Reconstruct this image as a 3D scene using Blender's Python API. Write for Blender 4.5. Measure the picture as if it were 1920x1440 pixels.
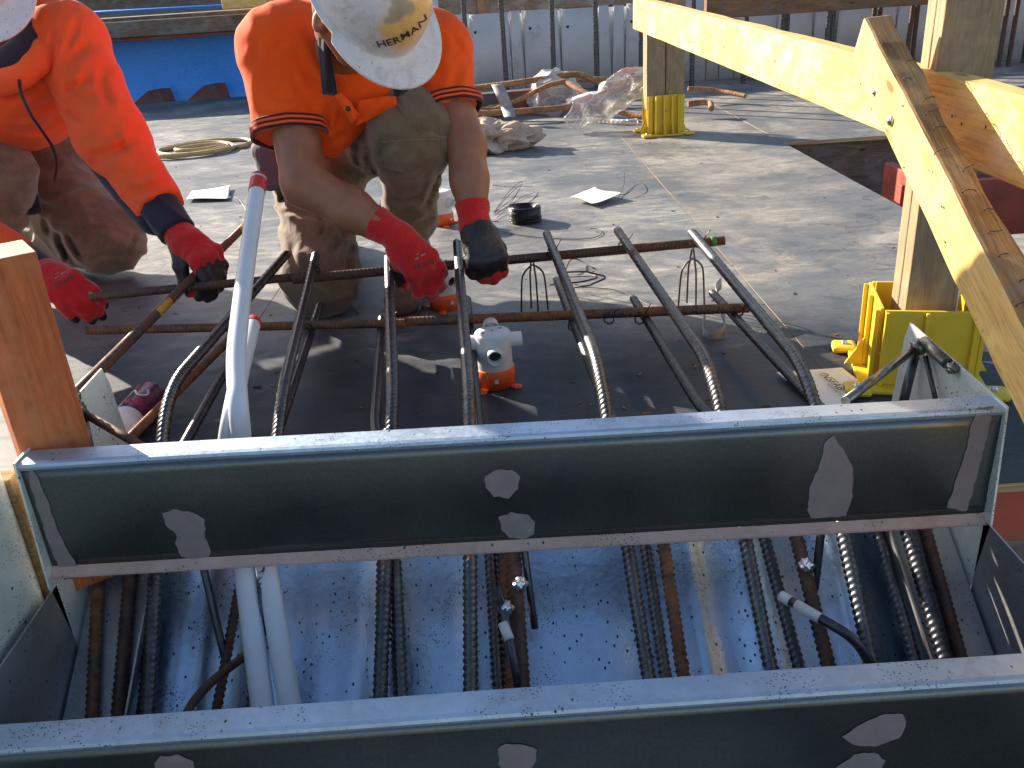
import bpy, bmesh, math, random
import numpy as np
from mathutils import Vector, Matrix
random.seed(7); rng = np.random.default_rng(7)
scene = bpy.context.scene
for o in list(bpy.data.objects): bpy.data.objects.remove(o)
COL = scene.collection

# ------------------------------------------------------------------ camera
F_PX, W_PX, H_PX = 1660.0, 1920.0, 1440.0
CAM = Vector((0.0, 0.0, 0.78))
_zc = Vector((-240.0, 3630.0, 1660.0)).normalized()        # world up seen by the camera
_xc = Vector((_zc.y, -_zc.x, 0.0)).normalized()
_yc = _zc.cross(_xc)
W2C = Matrix((( _xc.x, _yc.x, _zc.x), (_xc.y, _yc.y, _zc.y), (_xc.z, _yc.z, _zc.z)))
C2W = W2C.transposed()
cam_d = bpy.data.cameras.new('camera'); cam = bpy.data.objects.new('camera', cam_d); COL.objects.link(cam)
cam_d.sensor_width = 36; cam_d.lens = 36*F_PX/W_PX; cam_d.clip_start = 0.02; cam_d.clip_end = 600
cam.matrix_world = Matrix.Translation(CAM) @ C2W.to_4x4()
scene.camera = cam
scene.render.resolution_x = 1024; scene.render.resolution_y = 768

# ------------------------------------------------------------------ sky, sun, exposure
SUN_EL, SUN_AZ = math.radians(22), math.radians(43)        # AZ: how far the light travels towards -Y from +X
ldir = Vector((math.cos(SUN_EL)*math.cos(SUN_AZ), -math.cos(SUN_EL)*math.sin(SUN_AZ), -math.sin(SUN_EL)))
world = bpy.data.worlds.new('World'); scene.world = world; world.use_nodes = True
wn = world.node_tree; bg = wn.nodes['Background']
sky = wn.nodes.new('ShaderNodeTexSky'); sky.sky_type = 'NISHITA'; sky.sun_disc = False
sky.sun_elevation = SUN_EL; sky.sun_rotation = math.atan2(-ldir.x, -ldir.y)
wn.links.new(sky.outputs[0], bg.inputs[0]); bg.inputs[1].default_value = 0.08
sd = bpy.data.lights.new('sun', 'SUN'); sd.energy = 5.0; sd.angle = math.radians(0.5); sd.color = (1.0, 0.88, 0.73)
sun = bpy.data.objects.new('sun', sd); COL.objects.link(sun)
sun.rotation_euler = ldir.to_track_quat('-Z', 'Y').to_euler(); sun.location = (-4, 4, 5)
scene.view_settings.view_transform = 'Standard'; scene.view_settings.look = 'None'
scene.view_settings.gamma = 1; scene.view_settings.exposure = 1.45

# ------------------------------------------------------------------ geometry of the view: photo pixel -> place in the world
def ray(px, py):
    return C2W @ Vector(((px-960)/F_PX, -(py-720)/F_PX, -1.0))
def at(px, py, Y):
    d = ray(px, py); return CAM + d*((Y-CAM.y)/d.y)
def atz(px, py, z):
    d = ray(px, py); return CAM + d*((z-CAM.z)/d.z)
def atx(px, py, X):
    d = ray(px, py); return CAM + d*((X-CAM.x)/d.x)
def proj(P):
    c = W2C @ (Vector(P)-CAM); return (round(960-F_PX*c.x/c.z), round(720+F_PX*c.y/c.z))
def atp(px, py, p, n):
    d = ray(px, py); return CAM + d*((Vector(p)-CAM).dot(Vector(n))/d.dot(Vector(n)))

# ------------------------------------------------------------------ object helpers
def tag(o, label=None, cat=None, group=None, kind=None):
    if label: o['label'] = label
    if cat: o['category'] = cat
    if group: o['group'] = group
    if kind: o['kind'] = kind
    return o
def empty(name, loc, label, cat, group=None):
    o = bpy.data.objects.new(name, None); COL.objects.link(o); o.location = loc; o.empty_display_size = .05
    return tag(o, label, cat, group)
def link(name, me, parent=None):
    o = bpy.data.objects.new(name, me); COL.objects.link(o)
    if parent is not None:
        o.parent = parent
        pl = parent.matrix_basis if parent.parent is None else parent.parent.matrix_basis @ parent.matrix_parent_inverse @ parent.matrix_basis
        o.matrix_parent_inverse = pl.inverted()
    return o
def mesh(name, V, Fc, mat, parent=None, smooth=False, idx=None):
    me = bpy.data.meshes.new(name)
    V = np.asarray(V, dtype=np.float32).reshape(-1, 3)
    if isinstance(Fc, np.ndarray):
        n, k = Fc.shape
        me.vertices.add(len(V)); me.vertices.foreach_set('co', V.ravel())
        me.loops.add(n*k); me.loops.foreach_set('vertex_index', Fc.astype(np.int32).ravel())
        me.polygons.add(n); me.polygons.foreach_set('loop_start', np.arange(0, n*k, k, dtype=np.int32))
        me.update(calc_edges=True)
    else:
        me.from_pydata([tuple(map(float, v)) for v in V], [], Fc)
    me.validate()
    for m in (mat if isinstance(mat, (list, tuple)) else [mat]): me.materials.append(m)
    if smooth: me.polygons.foreach_set('use_smooth', [True]*len(me.polygons))
    if idx is not None and len(idx) == len(me.polygons): me.polygons.foreach_set('material_index', np.asarray(idx, dtype=np.int32))
    me.update()
    return link(name, me, parent)
def from_bm(name, bm, mat, parent=None, smooth=False):
    me = bpy.data.meshes.new(name); bmesh.ops.recalc_face_normals(bm, faces=bm.faces[:])
    bm.to_mesh(me); bm.free()
    for m in (mat if isinstance(mat, (list, tuple)) else [mat]): me.materials.append(m)
    if smooth: me.polygons.foreach_set('use_smooth', [True]*len(me.polygons))
    return link(name, me, parent)
def box_bm(bm, lo, hi, bev=0, mi=0, M=None, seg=2):
    r = bmesh.ops.create_cube(bm, size=1)
    c = [(a+b)/2 for a, b in zip(lo, hi)]; s = [b-a for a, b in zip(lo, hi)]
    for v in r['verts']: v.co = Vector((v.co.x*s[0]+c[0], v.co.y*s[1]+c[1], v.co.z*s[2]+c[2]))
    fs = {f for v in r['verts'] for f in v.link_faces}
    vs = list(r['verts'])
    if bev:
        es = {e for f in fs for e in f.edges}
        g = bmesh.ops.bevel(bm, geom=list(es), offset=bev, segments=seg, affect='EDGES', profile=.5)
        vs = list({v for f in g['faces'] for v in f.verts} | {v for v in vs if v.is_valid}); fs = {f for v in vs for f in v.link_faces}
    for f in fs: f.material_index = mi
    if M is not None:
        for v in {v for f in fs for v in f.verts}: v.co = M @ v.co
    return fs
def frame_from(p0, p1, up):
    x = (Vector(p1)-Vector(p0)).normalized(); z = Vector(up); z = (z-x*z.dot(x)).normalized(); y = z.cross(x)
    return Matrix(((x.x,y.x,z.x,p0[0]),(x.y,y.y,z.y,p0[1]),(x.z,y.z,z.z,p0[2]),(0,0,0,1)))
def beam(name, p0, p1, w, h, up, mat, parent=None, bev=.003, rough=0.0, cuts=24):
    """timber: runs p0->p1, w across, h along 'up'; its own local axes so the grain follows it"""
    L = (Vector(p1)-Vector(p0)).length
    bm = bmesh.new(); box_bm(bm, (0, -w/2, -h/2), (L, w/2, h/2), bev)
    if cuts:
        for k in range(1, cuts):
            g = bm.verts[:]+bm.edges[:]+bm.faces[:]
            bmesh.ops.bisect_plane(bm, geom=g, plane_co=(L*k/cuts, 0, 0), plane_no=(1, 0, 0))
        for v in bm.verts:
            n = math.sin(v.co.x*31+v.co.y*90)*.5+math.sin(v.co.x*77+v.co.z*140+2)*.35+math.sin(v.co.x*13)*.6
            v.co.y += n*rough*(1 if v.co.y > 0 else -1); v.co.z += n*rough*.8
    o = from_bm(name, bm, mat, None)
    M = frame_from(p0, p1, up)
    if parent is None: o.matrix_world = M
    else:
        o.parent = parent; o.matrix_parent_inverse = parent.matrix_basis.inverted(); o.matrix_basis = M
    return o

def fillet(pts, rad, n=7):
    pts = [Vector(p) for p in pts]; out = [pts[0]]
    for a, b, c in zip(pts, pts[1:], pts[2:]):
        u = (a-b); v = (c-b); t = min(rad, u.length*.45, v.length*.45)
        u.normalize(); v.normalize(); s, e = b+u*t, b+v*t
        for k in range(n+1):
            q = k/n; out.append(s*(1-q)**2+b*2*q*(1-q)+e*q*q)
    out.append(pts[-1]); return out
def smooth_path(pts, n=10, closed=False):
    P = [Vector(p) for p in pts]; out = []
    m = len(P); rngk = range(m if closed else m-1)
    for i in rngk:
        p1, p2 = P[i], P[(i+1) % m]
        p0 = P[(i-1) % m] if (closed or i > 0) else p1*2-p2
        p3 = P[(i+2) % m] if (closed or i < m-2) else p2*2-p1
        for k in range(n):
            t = k/n
            out.append(.5*((2*p1)+(p2-p0)*t+(2*p0-5*p1+4*p2-p3)*t*t+(3*p1-p0-3*p2+p3)*t**3))
    if not closed: out.append(P[-1])
    return out
def tube_arrays(path, r, segs=10, step=None, rib=0.0, pitch=.0095, cap=True, rfun=None):
    P = np.array([tuple(p) for p in path], float)
    d = np.linalg.norm(np.diff(P, axis=0), axis=1); keep = np.r_[True, d > 1e-6]; P = P[keep]
    d = np.linalg.norm(np.diff(P, axis=0), axis=1); S = np.r_[0, np.cumsum(d)]
    if step:
        n = max(2, int(S[-1]/step)+1); s = np.linspace(0, S[-1], n)
        P = np.stack([np.interp(s, S, P[:, k]) for k in range(3)], 1)
    else: s = S
    T = np.gradient(P, axis=0); T /= np.linalg.norm(T, axis=1)[:, None]+1e-12
    N = np.zeros_like(P); a = np.array([0, 0, 1.0]) if abs(T[0, 2]) < .9 else np.array([1.0, 0, 0])
    N[0] = a-T[0]*a.dot(T[0]); N[0] /= np.linalg.norm(N[0])
    for i in range(1, len(P)):
        v = N[i-1]-T[i]*N[i-1].dot(T[i]); N[i] = v/(np.linalg.norm(v)+1e-12)
    B = np.cross(T, N)
    th = np.linspace(0, 2*np.pi, segs, endpoint=False)
    R = np.full((len(P), segs), r, float)
    if rfun is not None: R *= np.array([rfun(x/s[-1]) for x in s])[:, None]
    if rib:
        sg = np.where(th < np.pi, 1, -1); ph = np.where(th < np.pi, th, th-np.pi)
        w = np.cos(2*np.pi*s[:, None]/pitch + sg[None]*ph[None]*1.5)
        R += rib*np.clip(w, 0, 1)**1.3*np.clip(np.abs(np.sin(th)), 0, 1)[None]**.4
        R += rib*.9*(np.exp(-(((th % np.pi)/.25)**2))+np.exp(-(((th % np.pi-np.pi)/.25)**2)))[None]
    V = P[:, None]+R[..., None]*(np.cos(th)[None, :, None]*N[:, None]+np.sin(th)[None, :, None]*B[:, None])
    n = len(P); i = np.arange(n-1)[:, None]*segs; j = np.arange(segs)[None]; j2 = (j+1) % segs
    Fq = np.stack([i+j, i+j2, i+segs+j2, i+segs+j], -1).reshape(-1, 4)
    V = V.reshape(-1, 3)
    if cap:
        c0, c1 = len(V), len(V)+1; V = np.vstack([V, P[0], P[-1]])
        jj = np.arange(segs); k2 = (jj+1) % segs
        q0 = np.stack([np.full(segs, c0), k2, jj], 1); q1 = np.stack([np.full(segs, c1), jj+(n-1)*segs, k2+(n-1)*segs], 1)
        q0 = np.c_[q0, q0[:, 2]]; q1 = np.c_[q1, q1[:, 2]]
        return V, Fq, np.vstack([q0[:, :3], q1[:, :3]])
    return V, Fq, None
def tube(name, path, r, mat, parent=None, segs=10, step=None, rib=0.0, pitch=.0095, cap=True, rfun=None, smooth=True):
    V, Fq, Ft = tube_arrays(path, r, segs, step, rib, pitch, cap, rfun)
    nq = len(Fq); nt = 0 if Ft is None else len(Ft)
    me = bpy.data.meshes.new(name); me.vertices.add(len(V)); me.vertices.foreach_set('co', V.astype(np.float32).ravel())
    L = Fq.ravel() if Ft is None else np.r_[Fq.ravel(), Ft.ravel()]
    me.loops.add(len(L)); me.loops.foreach_set('vertex_index', L.astype(np.int32))
    me.polygons.add(nq+nt); me.polygons.foreach_set('loop_start', np.r_[np.arange(nq)*4, nq*4+np.arange(nt)*3].astype(np.int32))
    me.update(calc_edges=True); me.validate()
    me.materials.append(mat); me.polygons.foreach_set('use_smooth', [smooth]*nq+[False]*nt); me.update()
    return link(name, me, parent)
def lathe(bm, prof, segs=32, M=None, mi=0, close=False):
    rings = []
    for r, z in prof:
        rings.append([bm.verts.new((r*math.cos(2*math.pi*k/segs), r*math.sin(2*math.pi*k/segs), z)) for k in range(segs)])
    fs = []
    for a, b in zip(rings, rings[1:]):
        for k in range(segs): fs.append(bm.faces.new((a[k], a[(k+1) % segs], b[(k+1) % segs], b[k])))
    if close:
        fs.append(bm.faces.new(rings[0][::-1])); fs.append(bm.faces.new(rings[-1]))
    for f in fs: f.material_index = mi; f.smooth = len(f.verts) == 4
    if M is not None:
        for r_ in rings:
            for v in r_: v.co = M @ v.co
    return fs

# ------------------------------------------------------------------ value noise and signed-distance modelling (bodies, gloves, cloth)
_lat = rng.random((32, 32, 32))
def vnoise(p):
    q = np.floor(p).astype(int); f = p-q; f = f*f*(3-2*f); o = 0
    for i in (0, 1):
        for j in (0, 1):
            for k in (0, 1):
                w = (f[..., 0] if i else 1-f[..., 0])*(f[..., 1] if j else 1-f[..., 1])*(f[..., 2] if k else 1-f[..., 2])
                o = o+w*_lat[(q[..., 0]+i) % 32, (q[..., 1]+j) % 32, (q[..., 2]+k) % 32]
    return o*2-1
def smin(a, b, k):
    if k <= 0: return np.minimum(a, b)
    h = np.clip(.5+.5*(b-a)/k, 0, 1); return b*(1-h)+a*h-k*h*(1-h)
def c_(a, b, ra, rb=None, k=None): return ('c', np.array(a, float), np.array(b, float), ra, ra if rb is None else rb, k)
def e_(c, rad, ax=None, k=None):
    A = np.eye(3) if ax is None else np.array([list(v) for v in ax], float)
    return ('e', np.array(c, float), A, np.array(rad, float), k)
def pdist(p, q):
    if q[0] == 'c':
        a, b = q[1], q[2]; ab = b-a; t = np.clip(((p-a)@ab)/max(ab@ab, 1e-9), 0, 1)
        return np.linalg.norm(p-a-t[..., None]*ab, axis=-1)-(q[3]+(q[4]-q[3])*t)
    x = (p-q[1])@q[2].T; k0 = np.linalg.norm(x/q[3], axis=-1); k1 = np.linalg.norm(x/q[3]**2, axis=-1)+1e-9
    return k0*(k0-1)/k1
def group_d(p, prims, k, cuts=()):
    d = None
    for q in prims:
        e = pdist(p, q); kk = q[-1] if q[-1] is not None else k
        d = e if d is None else smin(d, e, kk)
    for cp, cn in cuts:
        cn = np.array(cn, float); cn /= np.linalg.norm(cn); d = np.maximum(d, (p-np.array(cp, float))@cn)
    return d
def surf(name, groups, mat, parent, res=.006, k=.03, kg=.02, disp=None, idxf=None, sub=(), smooth_it=1):
    """groups: list of (prims, cuts); union of all, surface-netted into ONE continuous mesh"""
    lo = np.full(3, 1e9); hi = -lo
    for prims, cuts in groups:
        for q in prims:
            if q[0] == 'c':
                for pt, r in ((q[1], q[3]), (q[2], q[4])): lo = np.minimum(lo, pt-r); hi = np.maximum(hi, pt+r)
            else: lo = np.minimum(lo, q[1]-q[3].max()); hi = np.maximum(hi, q[1]+q[3].max())
    lo -= res*5+.01; hi += res*5+.01
    n = np.ceil((hi-lo)/res).astype(int)+1
    g = np.stack(np.meshgrid(*[lo[i]+np.arange(n[i])*res for i in range(3)], indexing='ij'), -1)
    D = None
    for prims, cuts in groups:
        d = group_d(g, prims, k, cuts); D = d if D is None else smin(D, d, kg)
    for q in sub: D = np.maximum(D, -pdist(g, q))
    if disp is not None:
        m = np.abs(D) < .05; D[m] += disp(g[m])
    s = D < 0
    cs = np.zeros(np.array(D.shape)-1, int); nx, ny, nz = cs.shape
    acc = np.zeros(cs.shape+(3,)); cnt = np.zeros(cs.shape)
    corners = [(i, j, k2) for i in (0, 1) for j in (0, 1) for k2 in (0, 1)]
    def sub_(A, c): return A[c[0]:c[0]+nx, c[1]:c[1]+ny, c[2]:c[2]+nz]
    for a in corners:
        for ax in range(3):
            if a[ax] == 0:
                b = list(a); b[ax] = 1
                va, vb = sub_(D, a), sub_(D, b); x = (va < 0) != (vb < 0)
                t = np.where(x, va/np.where(x, va-vb, 1), 0)
                pos = np.zeros(cs.shape+(3,)); pos[...] = a; pos[..., ax] = t
                acc += pos*x[..., None]; cnt += x
    act = cnt > 0; ids = np.full(cs.shape, -1); ids[act] = np.arange(act.sum())
    base = np.stack(np.nonzero(act), -1); V = lo+(base+acc[act]/cnt[act][:, None])*res
    Fs = []
    for ax in range(3):
        sl0 = [slice(None)]*3; sl1 = [slice(None)]*3; sl0[ax] = slice(0, -1); sl1[ax] = slice(1, None)
        A, Bm = s[tuple(sl0)], s[tuple(sl1)]; u, v = [(1, 2), (2, 0), (0, 1)][ax]
        e = np.stack(np.nonzero(A != Bm), -1)
        e = e[(e[:, u] > 0) & (e[:, v] > 0) & (e[:, u] < D.shape[u]-1) & (e[:, v] < D.shape[v]-1)]
        def cid(du, dv):
            q = e.copy(); q[:, u] += du; q[:, v] += dv; return ids[q[:, 0], q[:, 1], q[:, 2]]
        Q = np.stack([cid(-1, -1), cid(0, -1), cid(0, 0), cid(-1, 0)], 1)
        flip = ~A[e[:, 0], e[:, 1], e[:, 2]]; Q[flip] = Q[flip][:, ::-1]; Fs.append(Q)
    Fq = np.vstack(Fs)
    for _ in range(smooth_it):
        S = np.zeros_like(V); c = np.zeros(len(V))
        for i in range(4):
            a, b = Fq[:, i], Fq[:, (i+1) % 4]
            np.add.at(S, a, V[b]); np.add.at(c, a, 1)
        V = V*.5+.5*S/np.maximum(c, 1)[:, None]
    idx = idxf(V[Fq].mean(1)) if idxf is not None else None
    return mesh(name, V, Fq, mat, parent, smooth=True, idx=idx)
def folds(amp, freq, dirv, seed=0, noise=.4, nf=6):
    dv = np.array(dirv, float); dv /= np.linalg.norm(dv)
    def f(p):
        w = vnoise(p*nf+seed*3.7); w2 = vnoise(p*nf*2.3+seed*1.9+5)
        ph = (p@dv)*freq+w*2.6+w2*1.1+seed
        return amp*(np.abs(np.sin(ph))**.7-.6)*(.45+.75*np.clip(vnoise(p*5+seed+9)+.4, 0, 1))+amp*noise*w2
    return f
def creases(lines, base=None):
    """cloth folds: each runs between two directions of view at a limb's surface; real relief in the cloth"""
    L = []
    for x0, y0, x1, y1, dep, w in lines:
        a, b = np.array(ray(x0, y0).normalized()), np.array(ray(x1, y1).normalized()); n = np.cross(a, b); n /= np.linalg.norm(n); t = np.cross(n, a); ang = math.atan2(b@t, b@a); L.append((a, n, t, ang, dep, w))
    def f(p):
        q = p-np.array(CAM); r = np.linalg.norm(q, axis=-1); o = base(p) if base else 0
        for a, n, t, ang, dep, w in L:
            d = q@n; s = np.arctan2(q@t, q@a)/ang; e = np.clip(np.minimum(s, 1-s)*3.2, 0, 1); e = e*e*(3-2*e)
            d = d+.006*np.sin(s*5+w*900); o = o+e*(dep*np.exp(-(d/w)**2)-.45*dep*np.exp(-((d-1.9*w)/w)**2)-.45*dep*np.exp(-((d+1.9*w)/w)**2))
        return o
    return f
def project_on(name, target, o, n, M_text, mat, parent, text=None, size=.02, polys=None, lift=.0012, extr=0):
    """text or flat outlines laid onto a curved surface; M_text maps local XY to the world, n points out"""
    if text is not None:
        cu = bpy.data.curves.new('t', 'FONT'); cu.body = text; cu.size = size; cu.align_x = 'CENTER'; cu.align_y = 'CENTER'; cu.resolution_u = 3; cu.offset = size*.012
        ob = bpy.data.objects.new('t', cu); COL.objects.link(ob); dg = bpy.context.evaluated_depsgraph_get()
        me = bpy.data.meshes.new_from_object(ob.evaluated_get(dg)); bpy.data.objects.remove(ob)
        bm = bmesh.new(); bm.from_mesh(me)
    else:
        bm = bmesh.new()
        for pl in polys: bm.faces.new([bm.verts.new((x, y, 0)) for x, y in pl])
        bmesh.ops.triangulate(bm, faces=bm.faces[:])
    bmesh.ops.subdivide_edges(bm, edges=[e for e in bm.edges if e.calc_length() > .006], cuts=1)
    bmesh.ops.triangulate(bm, faces=bm.faces[:])
    n = Vector(n).normalized(); inv = target.matrix_world.inverted() if target.parent is None else Matrix.Identity(4)
    for v in bm.verts:
        w = M_text @ v.co; hit, loc, nor, _ = target.ray_cast(w+n*.06, -n, distance=.2)
        v.co = (loc+n*lift) if hit else w
    return from_bm(name, bm, mat, parent)
def text_mesh(name, text, size, M, mat, parent=None, shear=0):
    cu = bpy.data.curves.new('t', 'FONT'); cu.body = text; cu.size = size; cu.align_x = 'CENTER'; cu.align_y = 'CENTER'; cu.shear = shear; cu.resolution_u = 3
    ob = bpy.data.objects.new('t', cu); COL.objects.link(ob); dg = bpy.context.evaluated_depsgraph_get()
    me = bpy.data.meshes.new_from_object(ob.evaluated_get(dg)); bpy.data.objects.remove(ob); me.name = name
    me.transform(M); me.materials.clear(); me.materials.append(mat)
    return link(name, me, parent)

# ------------------------------------------------------------------ materials
class NT:
    def __init__(s, name):
        s.m = bpy.data.materials.new(name); s.m.use_nodes = True; s.t = s.m.node_tree
        s.p = s.t.nodes['Principled BSDF']; s.out = s.t.nodes['Material Output']
        s.co = s.t.nodes.new('ShaderNodeTexCoord')
    def n(s, ty, **kw):
        nd = s.t.nodes.new(ty)
        for k, v in kw.items(): setattr(nd, k, v)
        return nd
    def l(s, a, b): s.t.links.new(a, b)
    def map(s, scale=(1, 1, 1), rot=(0, 0, 0), src='Object', loc=(0, 0, 0)):
        m = s.n('ShaderNodeMapping'); m.inputs['Scale'].default_value = scale; m.inputs['Rotation'].default_value = rot; m.inputs['Location'].default_value = loc
        s.l(s.co.outputs[src], m.inputs[0]); return m.outputs[0]
    def noise(s, vec, scale, detail=4, rough=.55, dist=0):
        n = s.n('ShaderNodeTexNoise'); n.inputs['Scale'].default_value = scale; n.inputs['Detail'].default_value = detail
        n.inputs['Roughness'].default_value = rough; n.inputs['Distortion'].default_value = dist; s.l(vec, n.inputs['Vector']); return n.outputs[0]
    def vor(s, vec, scale, feature='F1', out=0):
        n = s.n('ShaderNodeTexVoronoi', feature=feature); n.inputs['Scale'].default_value = scale; s.l(vec, n.inputs['Vector']); return n.outputs[out]
    def ramp(s, fac, stops, interp='LINEAR'):
        r = s.n('ShaderNodeValToRGB'); r.color_ramp.interpolation = interp; e = r.color_ramp.elements
        while len(e) > 1: e.remove(e[0])
        e[0].position = stops[0][0]; c = stops[0][1]; e[0].color = (c if hasattr(c, '__len__') else (c, c, c))[:3]+(1,) if hasattr(c, '__len__') else (c, c, c, 1)
        for p, c in stops[1:]:
            x = e.new(p); x.color = tuple(c)+(1,) if hasattr(c, '__len__') else (c, c, c, 1)
        s.l(fac, r.inputs[0]); return r.outputs[0]
    def mix(s, fac, a, b, mode='MIX'):
        m = s.n('ShaderNodeMix', data_type='RGBA', blend_type=mode)
        for sock, v in ((m.inputs[0], fac), (m.inputs[6], a), (m.inputs[7], b)):
            if hasattr(v, 'is_linked') or hasattr(v, 'links'): s.l(v, sock)
            elif hasattr(v, '__len__'): sock.default_value = tuple(v)+(1,) if len(v) == 3 else v
            else: sock.default_value = v
        return m.outputs[2]
    def math(s, op, a, b=0.0):
        m = s.n('ShaderNodeMath', operation=op)
        for sock, v in ((m.inputs[0], a), (m.inputs[1], b)):
            if hasattr(v, 'links'): s.l(v, sock)
            else: sock.default_value = v
        return m.outputs[0]
    def set(s, **kw):
        for k, v in kw.items():
            k = {'base': 'Base Color', 'rough': 'Roughness', 'metal': 'Metallic', 'spec': 'Specular IOR Level', 'trans': 'Transmission Weight', 'alpha': 'Alpha', 'sheen': 'Sheen Weight', 'coat': 'Coat Weight', 'sss': 'Subsurface Weight', 'aniso': 'Anisotropic'}[k]
            if hasattr(v, 'links'): s.l(v, s.p.inputs[k])
            elif hasattr(v, '__len__'): s.p.inputs[k].default_value = tuple(v)+(1,) if len(v) == 3 else v
            else: s.p.inputs[k].default_value = v
        return s
    def bump(s, h, strength=.3, dist=.002, prev=None):
        b = s.n('ShaderNodeBump'); b.inputs['Strength'].default_value = strength; b.inputs['Distance'].default_value = dist
        s.l(h, b.inputs['Height'])
        if prev is not None: s.l(prev, b.inputs['Normal'])
        s.l(b.outputs[0], s.p.inputs['Normal']); return b.outputs[0]

def simple(name, col, rough=.6, metal=0, var=.25, scale=40, bump=0, dirt=None, dirt_t=.62):
    m = NT(name); v = m.map(); n = m.noise(v, scale, 5)
    dark = tuple(c*(1-var) for c in col); lite = tuple(min(1, c*(1+var*.6)) for c in col)
    c = m.ramp(n, [(.3, dark), (.7, lite)])
    if dirt:
        k = m.ramp(m.noise(v, scale*.35, 8, .7), [(dirt_t-.06, 0.0), (dirt_t+.06, 1.0)]); c = m.mix(k, c, dirt)
    m.set(base=c, rough=m.ramp(n, [(.3, max(0, rough-.1)), (.7, min(1, rough+.1))]), metal=metal)
    if bump: m.bump(n, bump, .002)
    return m.m

def make_deck():
    m = NT('form_ply'); v = m.map((1, 1, 1)); st = m.map((1.1, 2.4, 1), (0, 0, math.radians(14)))
    isl = m.n('ShaderNodeNewGeometry').outputs['Random Per Island']
    big = m.noise(m.map((1, 1, 1)), 1.6, 5, .6, .4); sk = m.noise(st, 4.2, 12, .74, 1.8); fine = m.noise(m.map((2, 4.6, 1), (0, 0, math.radians(18))), 24, 8, .8, 1.5)
    c = m.ramp(sk, [(.30, (.10, .115, .13)), (.44, (.19, .20, .205)), (.54, (.33, .32, .295)), (.68, (.56, .52, .44))])
    cb = m.ramp(sk, [(.28, (.16, .15, .14)), (.44, (.27, .25, .22)), (.60, (.42, .375, .31)), (.75, (.56, .50, .41))])
    x = m.n('ShaderNodeSeparateXYZ'); m.l(v, x.inputs[0])
    right = m.ramp(m.math('MULTIPLY_ADD', x.outputs[0], 1.0), [(0.0, 0.0), (1.0, 1.0)])
    side = m.math('GREATER_THAN', x.outputs[0], .652)
    c = m.mix(side, c, cb)
    c = m.mix(m.ramp(big, [(.40, .05), (.56, .78)]), c, (.09, .105, .12))
    c = m.mix(m.ramp(fine, [(.40, .5), (.50, 0.0)]), c, (.09, .10, .12))
    c = m.mix(m.ramp(fine, [(.58, 0.0), (.72, .6)]), c, (.50, .44, .34))
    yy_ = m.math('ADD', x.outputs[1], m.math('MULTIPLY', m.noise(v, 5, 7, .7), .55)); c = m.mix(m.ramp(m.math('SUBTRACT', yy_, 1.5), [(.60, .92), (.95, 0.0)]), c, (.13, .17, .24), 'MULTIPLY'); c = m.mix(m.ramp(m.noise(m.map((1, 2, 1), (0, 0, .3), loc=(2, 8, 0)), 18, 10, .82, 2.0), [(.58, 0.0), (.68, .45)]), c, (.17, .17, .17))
    pk = m.ramp(m.noise(m.map((1, 1.8, 1), loc=(3, 1, 0)), 3.2, 9, .7, 1.2), [(.60, 0.0), (.70, .30)])
    c = m.mix(pk, c, (.30, .155, .125))
    sp = m.ramp(m.vor(v, 120), [(.05, 1.0), (.11, 0.0)]); spm = m.ramp(m.noise(v, 7, 3), [(.5, 0.0), (.6, 1.0)])
    c = m.mix(m.math('MULTIPLY', sp, spm), c, (.05, .045, .04))
    c = m.mix(m.math('MULTIPLY', m.ramp(m.noise(m.map((1, 1.3, 1), loc=(7, 3, 0)), 7, 9, .78, 1.6), [(.53, 0.0), (.60, .7)]), m.ramp(m.noise(v, 1.3, 3), [(.4, 0.0), (.6, 1.0)])), c, (.055, .06, .07))
    c = m.mix(m.math('MULTIPLY', isl, .06), c, (.16, .14, .12))
    m.set(base=c, rough=m.ramp(sk, [(.3, .38), (.7, .7)]), spec=.28)
    b = m.bump(fine, .2, .001); m.bump(sk, .2, .003, b)
    # only the top is film faced; edges show raw ply layers
    return m.m
def ply_edge():
    m = NT('ply_edge'); v = m.map((1, 1, 150)); w = m.noise(v, 3, 2); m.set(base=m.ramp(w, [(.4, (.30, .17, .08)), (.6, (.62, .44, .24))]), rough=.8); return m.m
def timber(name, light, dark, stain=None, knots=True, rough=.7, marks=0, grain=.5):
    m = NT(name); v = m.map((1.6, 22, 22)); g = m.noise(v, 3.2, 9, .68, 1.6); g2 = m.noise(m.map((3, 90, 90)), 2.5, 6, .7, .5)
    c = m.ramp(g, [(.28, dark), (.5, tuple((a+b)/2 for a, b in zip(light, dark))), (.66, light)])
    c = m.mix(m.ramp(g2, [(.36, grain), (.5, 0.0)]), c, tuple(x*.55 for x in dark))
    pb = m.noise(m.map((1.4, 3, 3), loc=(4, 2, 1)), 5, 6, .6, .6)
    c = m.mix(m.ramp(pb, [(.52, 0.0), (.66, .45)]), c, tuple(min(1, x*1.18+.05) for x in light))
    if knots:
        kd = m.vor(m.map((2.2, 6, 6), loc=(.3, .6, .2)), 2.4); c = m.mix(m.ramp(kd, [(.07, .9), (.13, 0.0)]), c, (dark[0]*.35, dark[1]*.3, dark[2]*.3))
        nl = m.vor(m.map((1, 1, 1)), 26); nm = m.ramp(m.noise(m.map(), 9, 2), [(.52, 0.0), (.56, 1.0)])
        c = m.mix(m.math('MULTIPLY', m.ramp(nl, [(.07, 1.0), (.1, 0.0)]), nm), c, (.06, .035, .02))
    if stain: c = m.mix(m.ramp(m.noise(m.map((2, 3, 3), loc=(9, 4, 2)), 4, 8, .7, .5), [(.48, 0.0), (.66, .8)]), c, stain)
    m.set(base=c, rough=rough, spec=.3); b = m.bump(g2, .6, .0015); m.bump(g, .45, .003, b); return m.m
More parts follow.
